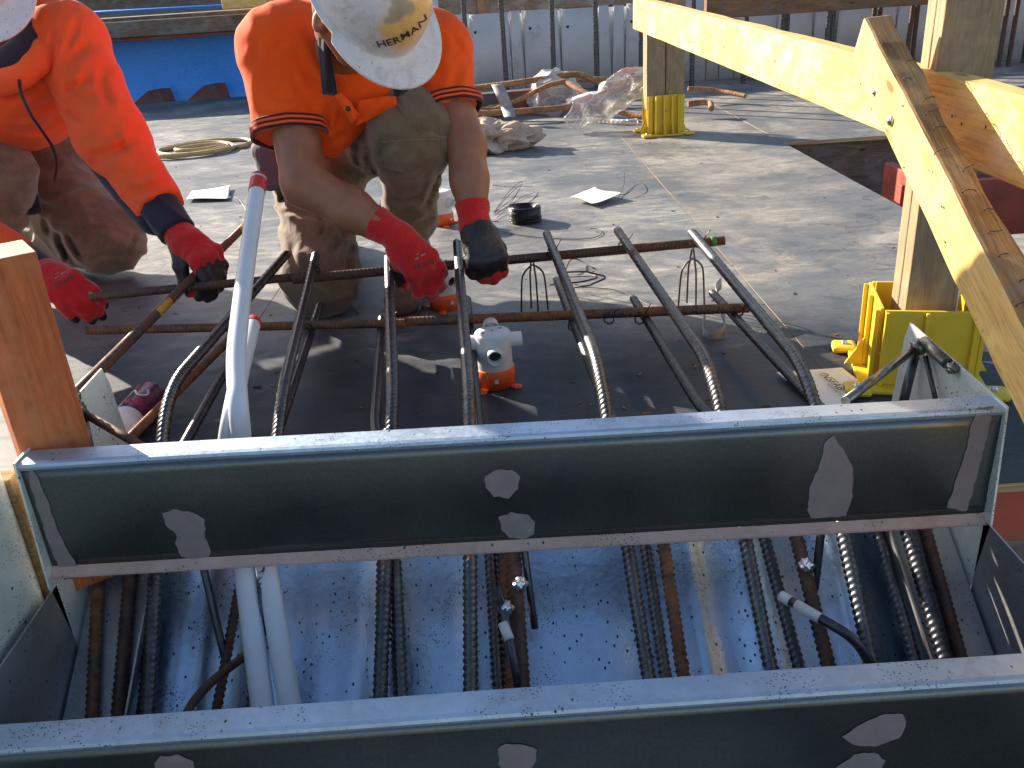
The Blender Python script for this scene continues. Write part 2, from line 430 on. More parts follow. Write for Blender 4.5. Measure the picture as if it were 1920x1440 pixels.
def galv(name, base=.5, rough=.3, speck=0.0, tint=(1, 1, 1), spangle=.25, dust=.0, metal=1.0, wave=0.0):
    m = NT(name); v = m.map(); s = m.vor(m.map((1, 1, 1)), 70, out=1); sp = m.n('ShaderNodeSeparateColor'); m.l(s, sp.inputs[0])
    n = m.noise(v, 9, 6, .6, .3); f = m.noise(v, 120, 4, .7)
    lo = tuple(base*t*(1-spangle) for t in tint); hi = tuple(base*t*(1+spangle*.7) for t in tint)
    c = m.mix(m.math('MULTIPLY', sp.outputs[0], .5), m.ramp(n, [(.3, lo), (.7, hi)]), hi)
    if speck:
        k = m.ramp(m.vor(m.map((1, .62, .8), (0, 0, .5)), 85), [(.12, 1.0), (.16, 0.0)]); km = m.ramp(m.noise(v, 11, 5, .75), [(.5-speck*.2, 0.0), (.6-speck*.2, 1.0)])
        k2 = m.ramp(m.vor(v, 240), [(.2, 1.0), (.28, 0.0)]); km2 = m.ramp(m.noise(v, 14, 5, .7), [(.52, 0.0), (.58, 1.0)])
        kk = m.math('MAXIMUM', m.math('MULTIPLY', k, km), m.math('MULTIPLY', k2, km2))
        c = m.mix(kk, c, (.02, .018, .016)); m.set(metal=m.math('MULTIPLY', m.math('SUBTRACT', 1.0, kk), metal))
    else: m.set(metal=metal)
    if dust:
        c = m.mix(m.ramp(m.noise(v, 5, 9, .75, .6), [(.45, 0.0), (.75, dust)]), c, (.22, .19, .16))
    m.set(base=c, rough=m.ramp(f, [(.3, max(.05, rough-.08)), (.7, rough+.1)]))
    b = m.bump(n, .25+wave, .006+wave*.02); m.bump(f, .08, .0006, b); return m.m
def steel(name, c0, c1, rough=.42, metal=.55, rust=None, rt=.5):
    m = NT(name); v = m.map(); n = m.noise(v, 60, 6, .7); b = m.noise(v, 9, 6, .7, .4)
    c = m.ramp(n, [(.3, c0), (.72, c1)])
    if rust:
        k = m.ramp(b, [(rt-.08, 0.0), (rt+.08, 1.0)]); rc = m.ramp(n, [(.3, tuple(x*.35 for x in rust)), (.5, rust), (.75, tuple(min(1, x*1.5) for x in rust))])
        c = m.mix(k, c, rc); m.set(metal=m.math('MULTIPLY', m.math('SUBTRACT', 1.0, k), metal), rough=m.ramp(k, [(0.0, rough), (1.0, .85)]))
    else: m.set(metal=metal, rough=m.ramp(n, [(.3, rough-.1), (.7, rough+.15)]))
    m.set(base=c); m.bump(n, .35, .0008); return m.m
def cloth(name, col, weave=900, rough=.85, var=.15, stain=None, st=.6, sheen=.3, foldb=.5, fscale=12):
    m = NT(name); v = m.map(); n = m.noise(v, 14, 6, .6); w = m.noise(v, weave, 2, .5); fo = m.noise(m.map((1, 1, .45), (.3, .5, .2)), fscale, 3, .45, .8)
    c = m.ramp(n, [(.3, tuple(x*(1-var) for x in col)), (.7, tuple(min(1, x*(1+var*.4)) for x in col))])
    c = m.mix(m.ramp(w, [(.35, .22), (.6, 0.0)]), c, tuple(x*.55 for x in col))
    if stain: c = m.mix(m.ramp(m.noise(v, 7, 9, .75, .6), [(st-.1, 0.0), (st+.1, .8)]), c, stain)
    m.set(base=c, rough=rough, spec=.2, sheen=sheen)
    b = m.bump(fo, foldb, .012); m.bump(w, .3, .0006, b); return m.m

M = {}
M['deck'] = make_deck(); M['ply_edge'] = ply_edge()
M['yellow_timber'] = timber('yellow_timber', (.88, .56, .18), (.62, .33, .09), stain=(.80, .60, .36), grain=.6)
M['brace_timber'] = timber('brace_timber', (.90, .57, .18), (.66, .36, .11), grain=.55, stain=(.72, .48, .25))
M['brown_timber'] = timber('brown_timber', (.42, .24, .09), (.16, .085, .035), stain=(.20, .17, .14), rough=.85, grain=.75)
M['post_timber'] = timber('post_timber', (.42, .30, .17), (.25, .165, .09), stain=(.22, .17, .12), knots=False)
M['orange_timber'] = timber('orange_timber', (.62, .165, .045), (.40, .09, .028), stain=(.52, .20, .08), knots=False, grain=.5)
M['end_grain'] = timber('end_grain', (.78, .58, .28), (.5, .33, .14), knots=False)
M['old_timber'] = timber('old_timber', (.22, .16, .12), (.09, .07, .055), stain=(.20, .20, .21), rough=.85)
M['rust_timber'] = timber('rust_timber', (.30, .15, .07), (.12, .065, .04), stain=(.16, .13, .12), rough=.85)
M['red_form'] = simple('red_form', (.40, .075, .045), .6, var=.3, scale=12, dirt=(.2, .12, .1))
M['red_dull'] = simple('red_dull', (.20, .04, .03), .7, var=.4, scale=10, dirt=(.10, .08, .08), dirt_t=.52)
M['concrete'] = simple('concrete', (.18, .175, .165), .9, scale=6, bump=.3, dirt=(.09, .085, .08))
def riser_mat():
    m = NT('riser_galv'); v = m.map(); big = m.noise(v, 3.5, 3, .5, .3); f = m.noise(v, 260, 3, .6); g = m.noise(m.map((1, 1, 3)), 30, 4, .6)
    c = m.ramp(big, [(.3, (.11, .130, .135)), (.7, (.185, .195, .19))]); c = m.mix(m.ramp(f, [(.3, .35), (.6, 0.0)]), c, (.06, .075, .09))
    sp = m.math('MULTIPLY', m.ramp(m.vor(m.map((1, 1, .5)), 38), [(.03, 1.0), (.045, 0.0)]), m.ramp(m.noise(v, 9, 3), [(.5, 0.0), (.56, .8)])); c = m.mix(sp, c, (.10, .06, .04))
    m.set(base=c, metal=.92, rough=m.ramp(big, [(.3, .24), (.7, .38)])); m.bump(g, .035, .004); return m.m
M['riser'] = riser_mat()
M['lip'] = galv('lip_galv', .80, .48, tint=(.54, .66, .80), spangle=.25, dust=.2, metal=.8, speck=.12)
M['flange'] = galv('flange_reflect_tint', .52, .45, tint=(1.0, .66, .55), spangle=.25, dust=.3, metal=.25, speck=.1)  # peach tint paints the reflection of orange clothing into the base colour
M['soffit'] = galv('soffit_galv', .68, .36, speck=1.0, tint=(.72, .93, 1.18), spangle=.12, dust=.2, wave=.2)
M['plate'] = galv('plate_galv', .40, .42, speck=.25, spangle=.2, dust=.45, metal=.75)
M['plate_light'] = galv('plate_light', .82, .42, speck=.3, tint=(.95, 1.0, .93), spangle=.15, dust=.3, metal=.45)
M['primer'] = simple('primer', (.235, .195, .195), .75, var=.12, scale=60)
M['bar'] = steel('bar_steel', (.05, .052, .058), (.13, .13, .14), .34, .8)
M['bar_shine'] = steel('bar_shine', (.075, .078, .085), (.17, .17, .17), .38, .85, rust=(.15, .06, .03), rt=.66)
M['bar_rust'] = steel('bar_rust', (.06, .045, .04), (.13, .09, .07), .55, .4, rust=(.22, .085, .032), rt=.45)
M['bar_brown'] = steel('bar_brown', (.055, .04, .035), (.12, .08, .06), .5, .4, rust=(.13, .055, .03), rt=.5)
M['bar_ochre'] = steel('bar_ochre', (.16, .08, .04), (.26, .14, .07), .8, .1, rust=(.36, .18, .08), rt=.45)
M['weld'] = steel('weld', (.10, .09, .08), (.36, .34, .30), .3, .9, rust=(.10, .05, .03), rt=.6)
M['zinc'] = galv('zinc', .7, .3)
M['pvc'] = simple('pvc', (.62, .64, .68), .38, var=.07, scale=9, dirt=(.42, .40, .40), dirt_t=.66)
M['pvc_white'] = simple('pvc_white', (.72, .70, .67), .42, var=.06, scale=20)
M['orange_plastic'] = simple('orange_plastic', (.86, .12, .025), .42, var=.08)
M['red_plastic'] = simple('red_plastic', (.58, .03, .025), .4, var=.1)
M['yellow_plastic'] = simple('yellow_plastic', (.78, .53, .03), .42, var=.14, scale=10, dirt=(.50, .36, .10), dirt_t=.64, bump=.1)
M['black'] = simple('black_plastic', (.018, .018, .02), .55)
M['black_wire'] = simple('black_wire', (.02, .02, .022), .35, metal=.4)
M['wire'] = steel('wire', (.04, .035, .03), (.12, .09, .07), .45, .6, rust=(.14, .07, .04), rt=.6)
M['paper'] = simple('paper', (.78, .76, .72), .8, var=.05, scale=25, dirt=(.5, .46, .4), dirt_t=.68)
M['kraft'] = simple('kraft', (.52, .40, .31), .85, var=.2, scale=18, bump=.5, dirt=(.30, .22, .17), dirt_t=.58)
M['ink'] = simple('ink', (.035, .035, .04), .7); M['red_ink'] = simple('red_ink', (.55, .06, .08), .7); M['grey_ink'] = simple('grey_ink', (.25, .25, .28), .7)
M['white_ink'] = simple('white_ink', (.75, .72, .7), .7)
M['hose'] = simple('hose', (.50, .34, .15), .45, var=.2)
M['tape_yellow'] = simple('tape_yellow', (.62, .33, .03), .6, var=.3, scale=80)
M['green_paint'] = simple('green_paint', (.07, .22, .04), .6)
M['tape_grey'] = simple('tape_grey', (.33, .31, .31), .5, var=.25, scale=20, dirt=(.2, .1, .05))
M['panel'] = simple('grey_panel', (.56, .54, .54), .6, var=.12, scale=5, dirt=(.27, .25, .25), dirt_t=.64)
M['panel_white'] = simple('panel_white', (.8, .8, .8), .6)
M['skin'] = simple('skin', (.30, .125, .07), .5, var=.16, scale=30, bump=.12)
M['skin_dark'] = simple('skin_darker', (.24, .10, .06), .5, var=.16, scale=30, bump=.12)  # darker skin tone of the man in the hooded jumper
M['hair'] = simple('hair', (.02, .014, .01), .7, var=.4, scale=200, bump=.6)
M['eye_white'] = simple('eye_white', (.7, .66, .6), .3, var=.03); M['lips'] = simple('lips', (.32, .12, .09), .5)
M['polo'] = cloth('polo_orange', (1.0, .105, .010), 700, sheen=.06, var=.1, foldb=.45, fscale=11)
M['hoodie'] = cloth('hoodie_orange', (.98, .115, .028), 500, sheen=.08, var=.12, foldb=.5, fscale=9, stain=(.55, .09, .04), st=.72)
M['maroon'] = cloth('maroon_rib', (.06, .010, .018), 500)
M['navy'] = cloth('navy_knit', (.022, .018, .035), 500, sheen=.2)
M['khaki'] = cloth('khaki_drill', (.20, .142, .088), 500, var=.25, stain=(.11, .075, .05), st=.56, foldb=.7, fscale=13)
M['khaki_pink'] = cloth('khaki_dusty', (.27, .17, .125), 500, var=.22, stain=(.10, .07, .05), st=.58, foldb=.7, fscale=12)
M['denim'] = cloth('grey_denim', (.10, .10, .125), 300, var=.3)
M['dark_strap'] = cloth('dark_strap', (.028, .034, .034), 300)
M['glove_red'] = cloth('glove_red', (.60, .018, .018), 350, var=.2, foldb=.35, fscale=40, stain=(.25, .02, .02), st=.66)
M['glove_black'] = simple('glove_black', (.022, .018, .02), .5, var=.4, scale=120, bump=.5, dirt=(.10, .04, .035), dirt_t=.68)
M['boot'] = simple('boot_leather', (.13, .085, .05), .7, var=.35, scale=20, bump=.3)
def tarp():
    m = NT('blue_tarp'); v = m.map(); n = m.noise(v, 60, 3, .8); s = m.ramp(m.vor(v, 75), [(.05, 1.0), (.1, 0.0)])
    c = m.ramp(n, [(.3, (.02, .20, .80)), (.7, (.06, .34, 1.0))]); c = m.mix(m.math('MULTIPLY', s, m.ramp(m.noise(v, 9, 3), [(.45, 0.0), (.6, .8)])), c, (.4, .62, .85))
    m.set(base=c, rough=.4); m.bump(n, .3, .003); return m.m
M['tarp'] = tarp()
HATN = []
def hat_mat(name, stain):
    m = NT(name); v = m.map(); c = m.ramp(m.noise(v, 30, 6, .6), [(.3, (.60, .58, .60)), (.7, (.74, .72, .74))])
    if stain:
        x = m.n('ShaderNodeSeparateXYZ'); m.l(v, x.inputs[0])      # local: x forward, y to the wearer's left, z up
        d = m.n('ShaderNodeVectorMath', operation='DISTANCE'); wv = m.n('ShaderNodeVectorMath', operation='ADD'); nz = m.n('ShaderNodeTexNoise'); nz.inputs['Scale'].default_value = 18
        m.l(v, nz.inputs['Vector']); sc = m.n('ShaderNodeVectorMath', operation='MULTIPLY_ADD'); m.l(nz.outputs['Color'], sc.inputs[0]); sc.inputs[1].default_value = (.09,)*3; m.l(v, sc.inputs[2])
        m.l(sc.outputs[0], d.inputs[0]); d.inputs[1].default_value = (.135, .10, .085); HATN.append(d)
        k = m.ramp(d.outputs['Value'], [(.050, .85), (.082, 0.0)])
        c = m.mix(k, c, (.84, .45, .08))
        d2 = m.n('ShaderNodeVectorMath', operation='DISTANCE'); m.l(sc.outputs[0], d2.inputs[0]); d2.inputs[1].default_value = (.105, .095, .165); HATN.append(d2)
        c = m.mix(m.ramp(d2.outputs['Value'], [(.022, .9), (.03, 0.0)]), c, (.36, .30, .22))
    g = m.ramp(m.noise(v, 16, 9, .8, .8), [(.50, 0.0), (.70, .65)]); c = m.mix(g, c, (.36, .27, .17))
    sp = m.math('MULTIPLY', m.ramp(m.vor(m.map((1, 1.7, .8), (.5, .2, .9)), 85), [(.1, 1.0), (.15, 0.0)]), m.ramp(m.noise(v, 24, 4, .7), [(.53, 0.0), (.57, 1.0)]))
    c = m.mix(sp, c, (.03, .025, .02)); m.set(base=c, rough=.38, coat=.15); return m.m
M['hat'] = hat_mat('hat_stained', True); M['hat_clean'] = hat_mat('hat_plain', False)
def film():
    m = NT('clear_film'); t = m.n('ShaderNodeBsdfTransparent'); t.inputs[0].default_value = (.93, .93, .92, 1); mx = m.n('ShaderNodeMixShader')
    v = m.map(); n = m.noise(v, 30, 5, .7, 1.0); m.set(base=(.8, .78, .77), rough=.16, spec=.8); m.bump(n, .9, .02)
    lw = m.n('ShaderNodeLayerWeight'); lw.inputs[0].default_value = .45
    f = m.ramp(m.math('ADD', m.math('MULTIPLY', lw.outputs[1], .7), m.math('MULTIPLY', n, .3)), [(.2, .25), (.6, .95)])
    m.l(f, mx.inputs[0]); m.l(t.outputs[0], mx.inputs[1]); m.l(m.p.outputs[0], mx.inputs[2]); m.l(mx.outputs[0], m.out.inputs[0]); return m.m
M['film'] = film()
def lens():
    m = NT('safety_lens'); m.set(base=(.5, .4, .35), rough=.05, trans=.85, spec=.6); return m.m
M['lens'] = lens()
def can():
    m = NT('can_print'); v = m.map((1, 1, 1)); n = m.noise(m.map((1, 1, .5)), 30, 3, .6, 2.5)
    c = m.ramp(n, [(.35, (.025, .014, .05)), (.5, (.06, .02, .10)), (.54, (.5, .03, .05)), (.58, (.05, .02, .09)), (.75, (.10, .04, .16))]); m.set(base=c, rough=.35, metal=.3); return m.m
M['can'] = can()

# =================================================================== THE PLACE
Z_SLAB = .227; Y1 = 1.04; Z1B = .061; Z2T = .047; Y2 = .749; XL, XR = -.661, .652; GO = Y1-Y2; RISE = Z_SLAB-Z2T
# ---- ground far below, deck of ply sheets
bm = bmesh.new(); box_bm(bm, (-60, -40, -3.1), (60, 80, -3.0)); g = from_bm('ground', bm, M['concrete']); tag(g, kind='structure')
bm = bmesh.new(); rr = random.Random(3)
def sheet(x0, y0, x1, y1):
    dz = rr.uniform(-.0012, 0); e = .0012
    fs = box_bm(bm, (x0+e, y0+e, -.017), (x1-e, y1-e, dz))
    for f in fs: f.material_index = 0 if f.normal.z > .5 or abs(f.calc_center_median().z-dz) < 1e-4 else 1
for x0, x1, offs in ((-5.35, -4.15, .3), (-4.15, -2.95, 1.1), (-2.95, -1.75, 0), (-1.75, -.66, .9), (-.66, .65, .35), (.65, 1.36, .9), (1.36, 1.85, .2), (1.85, 3.05, .8), (3.05, 4.25, 0), (4.25, 5.45, .6), (5.45, 6.6, .2)):
    hole = 1.3 < x0 < 2.9; ys = 1.23 if x0 == -.66 else (1.05 if x0 < 0 else 1.20)
    cuts_ = [ys]+[q for q in (2.4*k+ys-offs for k in range(1, 5)) if q < 7.7]+[8.05]
    if hole: cuts_ = sorted([q for q in cuts_ if not 2.3 < q < 4.5]+[2.55, 4.26])
    for a, b in zip(cuts_, cuts_[1:]):
        if hole and a >= 2.54 and b <= 4.27: continue
        if b-a > .05: sheet(x0, a, x1, b)
deck = from_bm('deck', bm, [M['deck'], M['ply_edge']]); tag(deck, kind='structure')
# opening in the deck: red formwork faces and joists inside it
t = empty('formwork_opening', (1.9, 3.4, -.2), 'rectangular opening in the ply deck lined with red formwork sides', 'formwork')
bm = bmesh.new(); box_bm(bm, (1.30, 2.5, -.26), (1.345, 4.3, -.02), .003); from_bm('side_board', bm, M['old_timber'], t)
bm = bmesh.new(); box_bm(bm, (1.36, 4.31, -.40), (3.0, 4.35, -.02), .003); from_bm('side_board', bm, M['old_timber'], t)
a = at(1628, 262, 4.2); 
bm = bmesh.new(); box_bm(bm, (1.72, 3.30, -.42), (1.76, 3.95, -.06), .003); from_bm('red_board', bm, M['red_form'], t)
bm = bmesh.new(); box_bm(bm, (1.66, 3.62, -.45), (2.9, 3.66, -.09), .003); from_bm('red_board', bm, M['red_form'], t)
for k in range(3):
    bm = bmesh.new(); box_bm(bm, (1.36, 2.75+k*.5, -.6), (3.0, 2.8+k*.5, -.46), .003); from_bm('joist', bm, M['old_timber'], t)
# front edge of the deck: red board below the ply, joists and bearers under the deck
def edge_board(x0, x1, label):
    bm = bmesh.new(); box_bm(bm, (x0, 1.205, -.115), (x1, 1.24, -.018), .002); tag(from_bm('edge_board', bm, M['red_form']), label, 'board')
edge_board(.69, 3.4, 'red painted edge board under the ply deck right of the stair form')
bm = bmesh.new(); box_bm(bm, (.72, 1.25, -1.6), (3.4, 1.28, -.12)); tag(from_bm('deck_skirt', bm, M['old_timber']), 'dark timber skirt below the red edge board at right', 'board')
bm = bmesh.new(); box_bm(bm, (-3.4, 1.25, -1.6), (-.74, 1.28, -.02)); tag(from_bm('deck_skirt', bm, M['old_timber']), 'dark timber skirt under the deck left of the stair form', 'board')

# ---- stair form: galvanised risers, side plates, ribbed soffit
stair = empty('stair_form', (0, .9, 0), 'galvanised sheet metal stair form with riser panels and primer patches', 'stair formwork')
def blob(cx, cz, rx, rz, seed, n=48, rough=.12):
    r = random.Random(seed); ph = [r.uniform(0, 6.3) for _ in range(8)]
    return [(cx+rx*math.cos(a)*(1+sum(rough/(k+1)*math.sin((k+2)*a+ph[k]) for k in range(6))), cz+rz*math.sin(a)*(1+sum(rough/(k+1)*math.sin((k+2)*a+ph[k]+1) for k in range(6)))) for a in (2*math.pi*i/n for i in range(n))]
def riser(yf, zt, zb, patches, z0=0, tilt=0):
    """cross-section swept along X: bottom flange, face, rolled front edge, top flange"""
    prof = [(yf-.0125, zb-.0105), (yf-.0115, zb-.012), (yf, zb), (yf+.0005, zb+.001)]
    face = [(yf, zb+.002), (yf, zt-.012)]
    lip = [(yf, zt-.0115), (yf-.003, zt-.0085), (yf-.0038, zt-.005), (yf-.0025, zt-.0015), (yf+.002, zt), (yf+.033, zt+.0005), (yf+.0355, zt-.0015), (yf+.036, zt-.012)]
    nx = 140; xs = np.linspace(XL+.002, XR-.002, nx)
    def sweep(name, pr, mat, th=.0015, dent=0):
        V = []; 
        for x in xs:
            for y, z in pr:
                w = dent*(math.sin(x*7+z*20)+.6*math.sin(x*17+1+z*33)); V.append((x, y+w, z+w*.5+z0+tilt*x))
        k = len(pr); i, j = np.meshgrid(np.arange(nx-1), np.arange(k-1), indexing='ij'); q = i*k+j
        Fq = np.stack([q, q+k, q+k+1, q+1], -1).reshape(-1, 4)
        o = mesh(name, V, Fq, mat, stair, smooth=True); s = o.modifiers.new('s', 'SOLIDIFY'); s.thickness = th; s.offset = 0; return o
    zz = np.linspace(zb+.001, zt-.0115, 12)
    f = sweep('riser_panel', [(yf, z) for z in zz], M['riser'], dent=.0001)
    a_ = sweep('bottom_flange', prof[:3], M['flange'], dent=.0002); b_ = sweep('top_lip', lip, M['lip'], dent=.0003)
    for o_ in (a_, b_): o_.data.polygons.foreach_set('use_smooth', [False]*len(o_.data.polygons))
    for kind, pts in patches:
        from mathutils.geometry import tessellate_polygon
        V = [Vector((x, yf-.0018, z)) for x, z in pts]; T = tessellate_polygon([V])
        mesh('primer_patch', V, [tuple(t_) for t_ in T], M['primer'], f)
def fx(px, py, yf): q = at(px, py, yf); return (q.x, q.z)
def poly_patch(pts, yf, jag=.0022, seed=0):
    r = random.Random(seed); P = [fx(x, y, yf) for x, y in pts]; out = []
    for a, b in zip(P, P[1:]+P[:1]):
        L = math.dist(a, b); m = max(2, int(L/.006))
        for k in range(m):
            t_ = k/m; out.append((a[0]+(b[0]-a[0])*t_+r.uniform(-jag, jag)*.6, a[1]+(b[1]-a[1])*t_+r.uniform(-jag, jag)*.6))
    return out
up = [('p', poly_patch([(306, 962), (325, 953), (360, 958), (384, 972), (386, 1005), (397, 1030), (392, 1042), (365, 1047), (340, 1043), (330, 1020), (332, 1000), (312, 985)], Y1, seed=1)),
      ('p', poly_patch([(908, 893), (930, 879), (960, 879), (974, 893), (972, 915), (955, 932), (925, 930), (910, 915)], Y1, seed=2)),
      ('p', poly_patch([(935, 968), (960, 959), (990, 964), (1003, 978), (1000, 1000), (980, 1010), (955, 1008), (940, 990)], Y1, seed=3)),
      ('p', poly_patch([(1563, 814), (1573, 832), (1592, 860), (1598, 880), (1597, 930), (1585, 965), (1560, 968), (1520, 970), (1513, 955), (1520, 905), (1532, 880), (1542, 850), (1545, 828)], Y1, seed=4)),
      ('s', poly_patch([(52, 872), (62, 875), (88, 930), (112, 1000), (152, 1070), (155, 1080), (122, 1087), (90, 1010), (60, 915)], Y1, seed=5)),
      ('s', poly_patch([(1832, 763), (1862, 761), (1846, 830), (1828, 900), (1812, 958), (1775, 950), (1790, 900), (1812, 840), (1818, 800)], Y1, seed=6))]
lw = [('p', poly_patch([(1578, 1378), (1620, 1352), (1660, 1336), (1692, 1335), (1699, 1352), (1688, 1380), (1640, 1398), (1600, 1395)], Y2, seed=7)),
      ('p', poly_patch([(1565, 1440), (1600, 1412), (1640, 1408), (1660, 1425), (1650, 1445), (1600, 1455)], Y2, seed=8)),
      ('p', poly_patch([(933, 1402), (950, 1392), (985, 1394), (1006, 1402), (1005, 1425), (990, 1450), (950, 1450), (936, 1430)], Y2, seed=9)),
      ('p', poly_patch([(290, 1428), (300, 1416), (335, 1413), (362, 1425), (370, 1450), (300, 1460)], Y2, seed=10))]
TILT = {0: (.004, -.0105), 1: (-.010, .005)}
riser(Y1, Z_SLAB, Z1B, up, *TILT[0]); riser(Y2, Z2T, Z1B-RISE, lw, *TILT[1]); riser(Y2-GO, Z2T-RISE, Z1B-2*RISE, []); riser(Y2-2*GO, Z2T-2*RISE, Z1B-3*RISE, [])
# side plates: sawtooth, one per step, both sides
def side_plate(x, i, mat, back=.29):
    yf = Y1-GO*i; zt = Z_SLAB-RISE*i; zt -= 0.001; zt += (TILT[i][0]+TILT[i][1]*x) if i in TILT else 0; d = .0015
    if i == 0: pts = [(yf-.006, zt+.004), (yf+back, zt+.012), (yf+back+.012, zt-.02), (yf+back+.04, -.02), (yf+.02, Z1B-.25), (yf-.02, Z1B-.01)]
    else: pts = [(yf-.006, zt+.004), (yf+GO-.004, zt+.010), (yf+GO-.004, zt-.36), (yf-.02, zt-.42)]
    bm = bmesh.new(); a = [bm.verts.new((x-d, y, z)) for y, z in pts]; b = [bm.verts.new((x+d, y, z)) for y, z in pts]; n = len(pts)
    bm.faces.new(a); bm.faces.new(b[::-1])
    for k in range(n): bm.faces.new((a[k], b[k], b[(k+1) % n], a[(k+1) % n]))
    return from_bm('side_plate', bm, mat, stair)
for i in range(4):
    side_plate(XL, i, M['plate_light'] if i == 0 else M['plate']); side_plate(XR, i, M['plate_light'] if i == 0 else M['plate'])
# soffit pan: rake plane with shallow folds across its width
SL = RISE/GO; S0 = Z1B-.018-.135
def sof_z(y, off=0): return S0+(y-Y1)*SL+off
xs = []; prof = []
x = XL+.002
folds_ = [(-.60, -.52, .02), (-.40, -.36, .012), (-.235, -.20, -.012), (.30, .345, .012), (.44, .50, .02)]
N_ = 260; XX = np.linspace(XL+.002, XR-.002, N_)
def fz(x):
    z = 0
    for cx, w, h in ((-.385, .030, .026), (-.49, .018, -.012), (-.255, .03, -.014), (.335, .022, .014), (.47, .030, .026), (.25, .02, .012), (-.09, .012, .006), (.555, .02, -.012)):
        z += h*math.exp(-((x-cx)/w)**2)
    return z
YY = np.linspace(-.1, 1.26, 60)
V = [(x, y, sof_z(y)+fz(x)+.0012*math.sin(9*y+x*8)) for x in XX for y in YY]
k = len(YY); i, j = np.meshgrid(np.arange(N_-1), np.arange(k-1), indexing='ij'); q = i*k+j
mesh('soffit_pan', V, np.stack([q, q+k, q+k+1, q+1], -1).reshape(-1, 4), M['soffit'], stair, smooth=True)
for s, x0 in ((-1, XL), (1, XR)):      # angle along each side of the soffit
    bm = bmesh.new(); th = math.atan(SL); L = 1.3
    Mx = Matrix.Translation((x0-s*.055, .05, sof_z(.05)+.028)) @ Matrix.Rotation(th, 4, 'X')
    box_bm(bm, (-.05, -.2, -.0015), (.05, L, .0015), 0, M=Mx); box_bm(bm, (-s*.05-.0015, -.2, .0017), (-s*.05+.0015, L, .03), 0, M=Mx)
    from_bm('edge_angle', bm, M['plate'], stair)
# welded stay rods with weld beads, both ends of the top riser
def weld_bead(p, r, parent):
    bm = bmesh.new(); bmesh.ops.create_icosphere(bm, subdivisions=3, radius=r)
    for v in bm.verts: v.co = v.co*(1+.25*math.sin(v.co.x*900)*math.cos(v.co.z*700+v.co.y*500)); v.co += Vector(p)
    return from_bm('weld_bead', bm, M['weld'], parent, True)
pr = atx(1712, 655, XR-.012); st = empty('stay_rod', pr, 'grey round rod brace welded to the right side plate corner of the top riser', 'brace rod', 'rod braces welded on the stair form')
tube('rod', [atx(1718, 652, XR-.014), at(1585, 752, Y1+.045)], .0065, M['weld'], st, 12)
tube('vertical_rod', [atx(1716, 662, XR-.012), atx(1683, 800, XR-.03)], .0075, M['bar'], st, 12); tube('thin_rod', [atx(1735, 668, XR-.012), atx(1757, 760, XR-.012)], .004, M['bar'], st, 8)
tube('cleat', [atx(1732, 640, XR-.010), atx(1776, 681, XR-.010)], .009, M['weld'], st, 10); weld_bead(atx(1724, 650, XR-.014), .013, st); weld_bead(atx(1786, 690, XR-.008), .009, st)
pl = atx(150, 790, XL+.014); st = empty('stay_rod', pl, 'dark round rod brace welded to the left side plate beside the orange stained post', 'brace rod', 'rod braces welded on the stair form')
tube('rod', [atx(158, 775, XL+.016), at(280, 845, Y1+.045)], .0065, M['bar_brown'], st, 12); tube('vertical_rod', [atx(150, 770, XL+.014), atx(178, 905, XL+.02)], .009, M['bar'], st, 12)
weld_bead(atx(140, 770, XL+.012), .016, st); weld_bead(atx(135, 745, XL+.01), .012, st)

# left outer form board and right of the form
bm = bmesh.new(); box_bm(bm, (-.692, -.1, -.55), (-.677, 1.028, .262), .002); tag(from_bm('side_form_panel', bm, M['plate_light']), 'pale grey side form panel standing along the left edge of the stair', 'panel')
bm = bmesh.new(); box_bm(bm, (-.7, 1.031, -.45), (-.672, 1.06, .218), .002); tag(from_bm('packing_strip', bm, M['brown_timber']), 'narrow brown timber strip squeezed between stair form and left panel', 'timber')

# =================================================================== REINFORCEMENT
ZU, ZC1, ZL, ZC2 = .192, .174, .078, .095
def ribbed(name, path, r, mat, label, cat='rebar', group=None, rib=.0022, segs=16):
    o = tube(name, path, r, mat, None, segs, .0022, rib); return tag(o, label, cat, group)
RN = Vector((0, -SL, 1)).normalized()
def rake(px, py, off): return atp(px, py, (0, Y1, S0+off/RN.z), RN)
def ext(p, d, L): return p+d*L
def gap_line(a, b, off, down=.42, upto=None):
    A, B = rake(a[0], a[1], off), rake(b[0], b[1], off); d = (B-A).normalized()     # B upper
    lo_ = A-d*down
    if upto is None: return [lo_, B+d*.22]
    tt = (upto-B.z)/d.z; return [lo_, B+d*tt]
OU, OL = .085, .034
U = [((270, 1335), (281, 1080), (310, 735), (537, 477), .0088, 'bar', 'ribbed dark bar bending over the stair lip left of the white conduits, black tipped'),
     ((430, 1322), (437, 1085), (527, 745), (592, 478), .0082, 'bar_shine', 'ribbed steel bar rising to the kneeling knee of the man in the polo shirt'),
     ((686, 1305), (688, 1055), (737, 740), (728, 480), .0088, 'bar', 'ribbed steel bar running up under the printed red glove'),
     ((880, 1290), (878, 1043), (880, 740), (857, 455), .0088, 'bar_shine', 'ribbed steel bar standing just left of the nearest white junction box'),
     ((1225, 1262), (1190, 1022), (1122, 680), (1025, 438), .0088, 'bar_shine', 'curving ribbed bar right of the nearest white junction box'),
     ((1450, 1250), (1404, 1005), (1335, 690), (1158, 432), .0088, 'bar_shine', 'shiny ribbed bar bending up between the two wire bar chairs'),
     ((1646, 1236), (1599, 998), (1515, 697), (1298, 436), .0088, 'bar_shine', 'rightmost long ribbed bar crossing the end of the rusty cross bar and the white leaflet')]
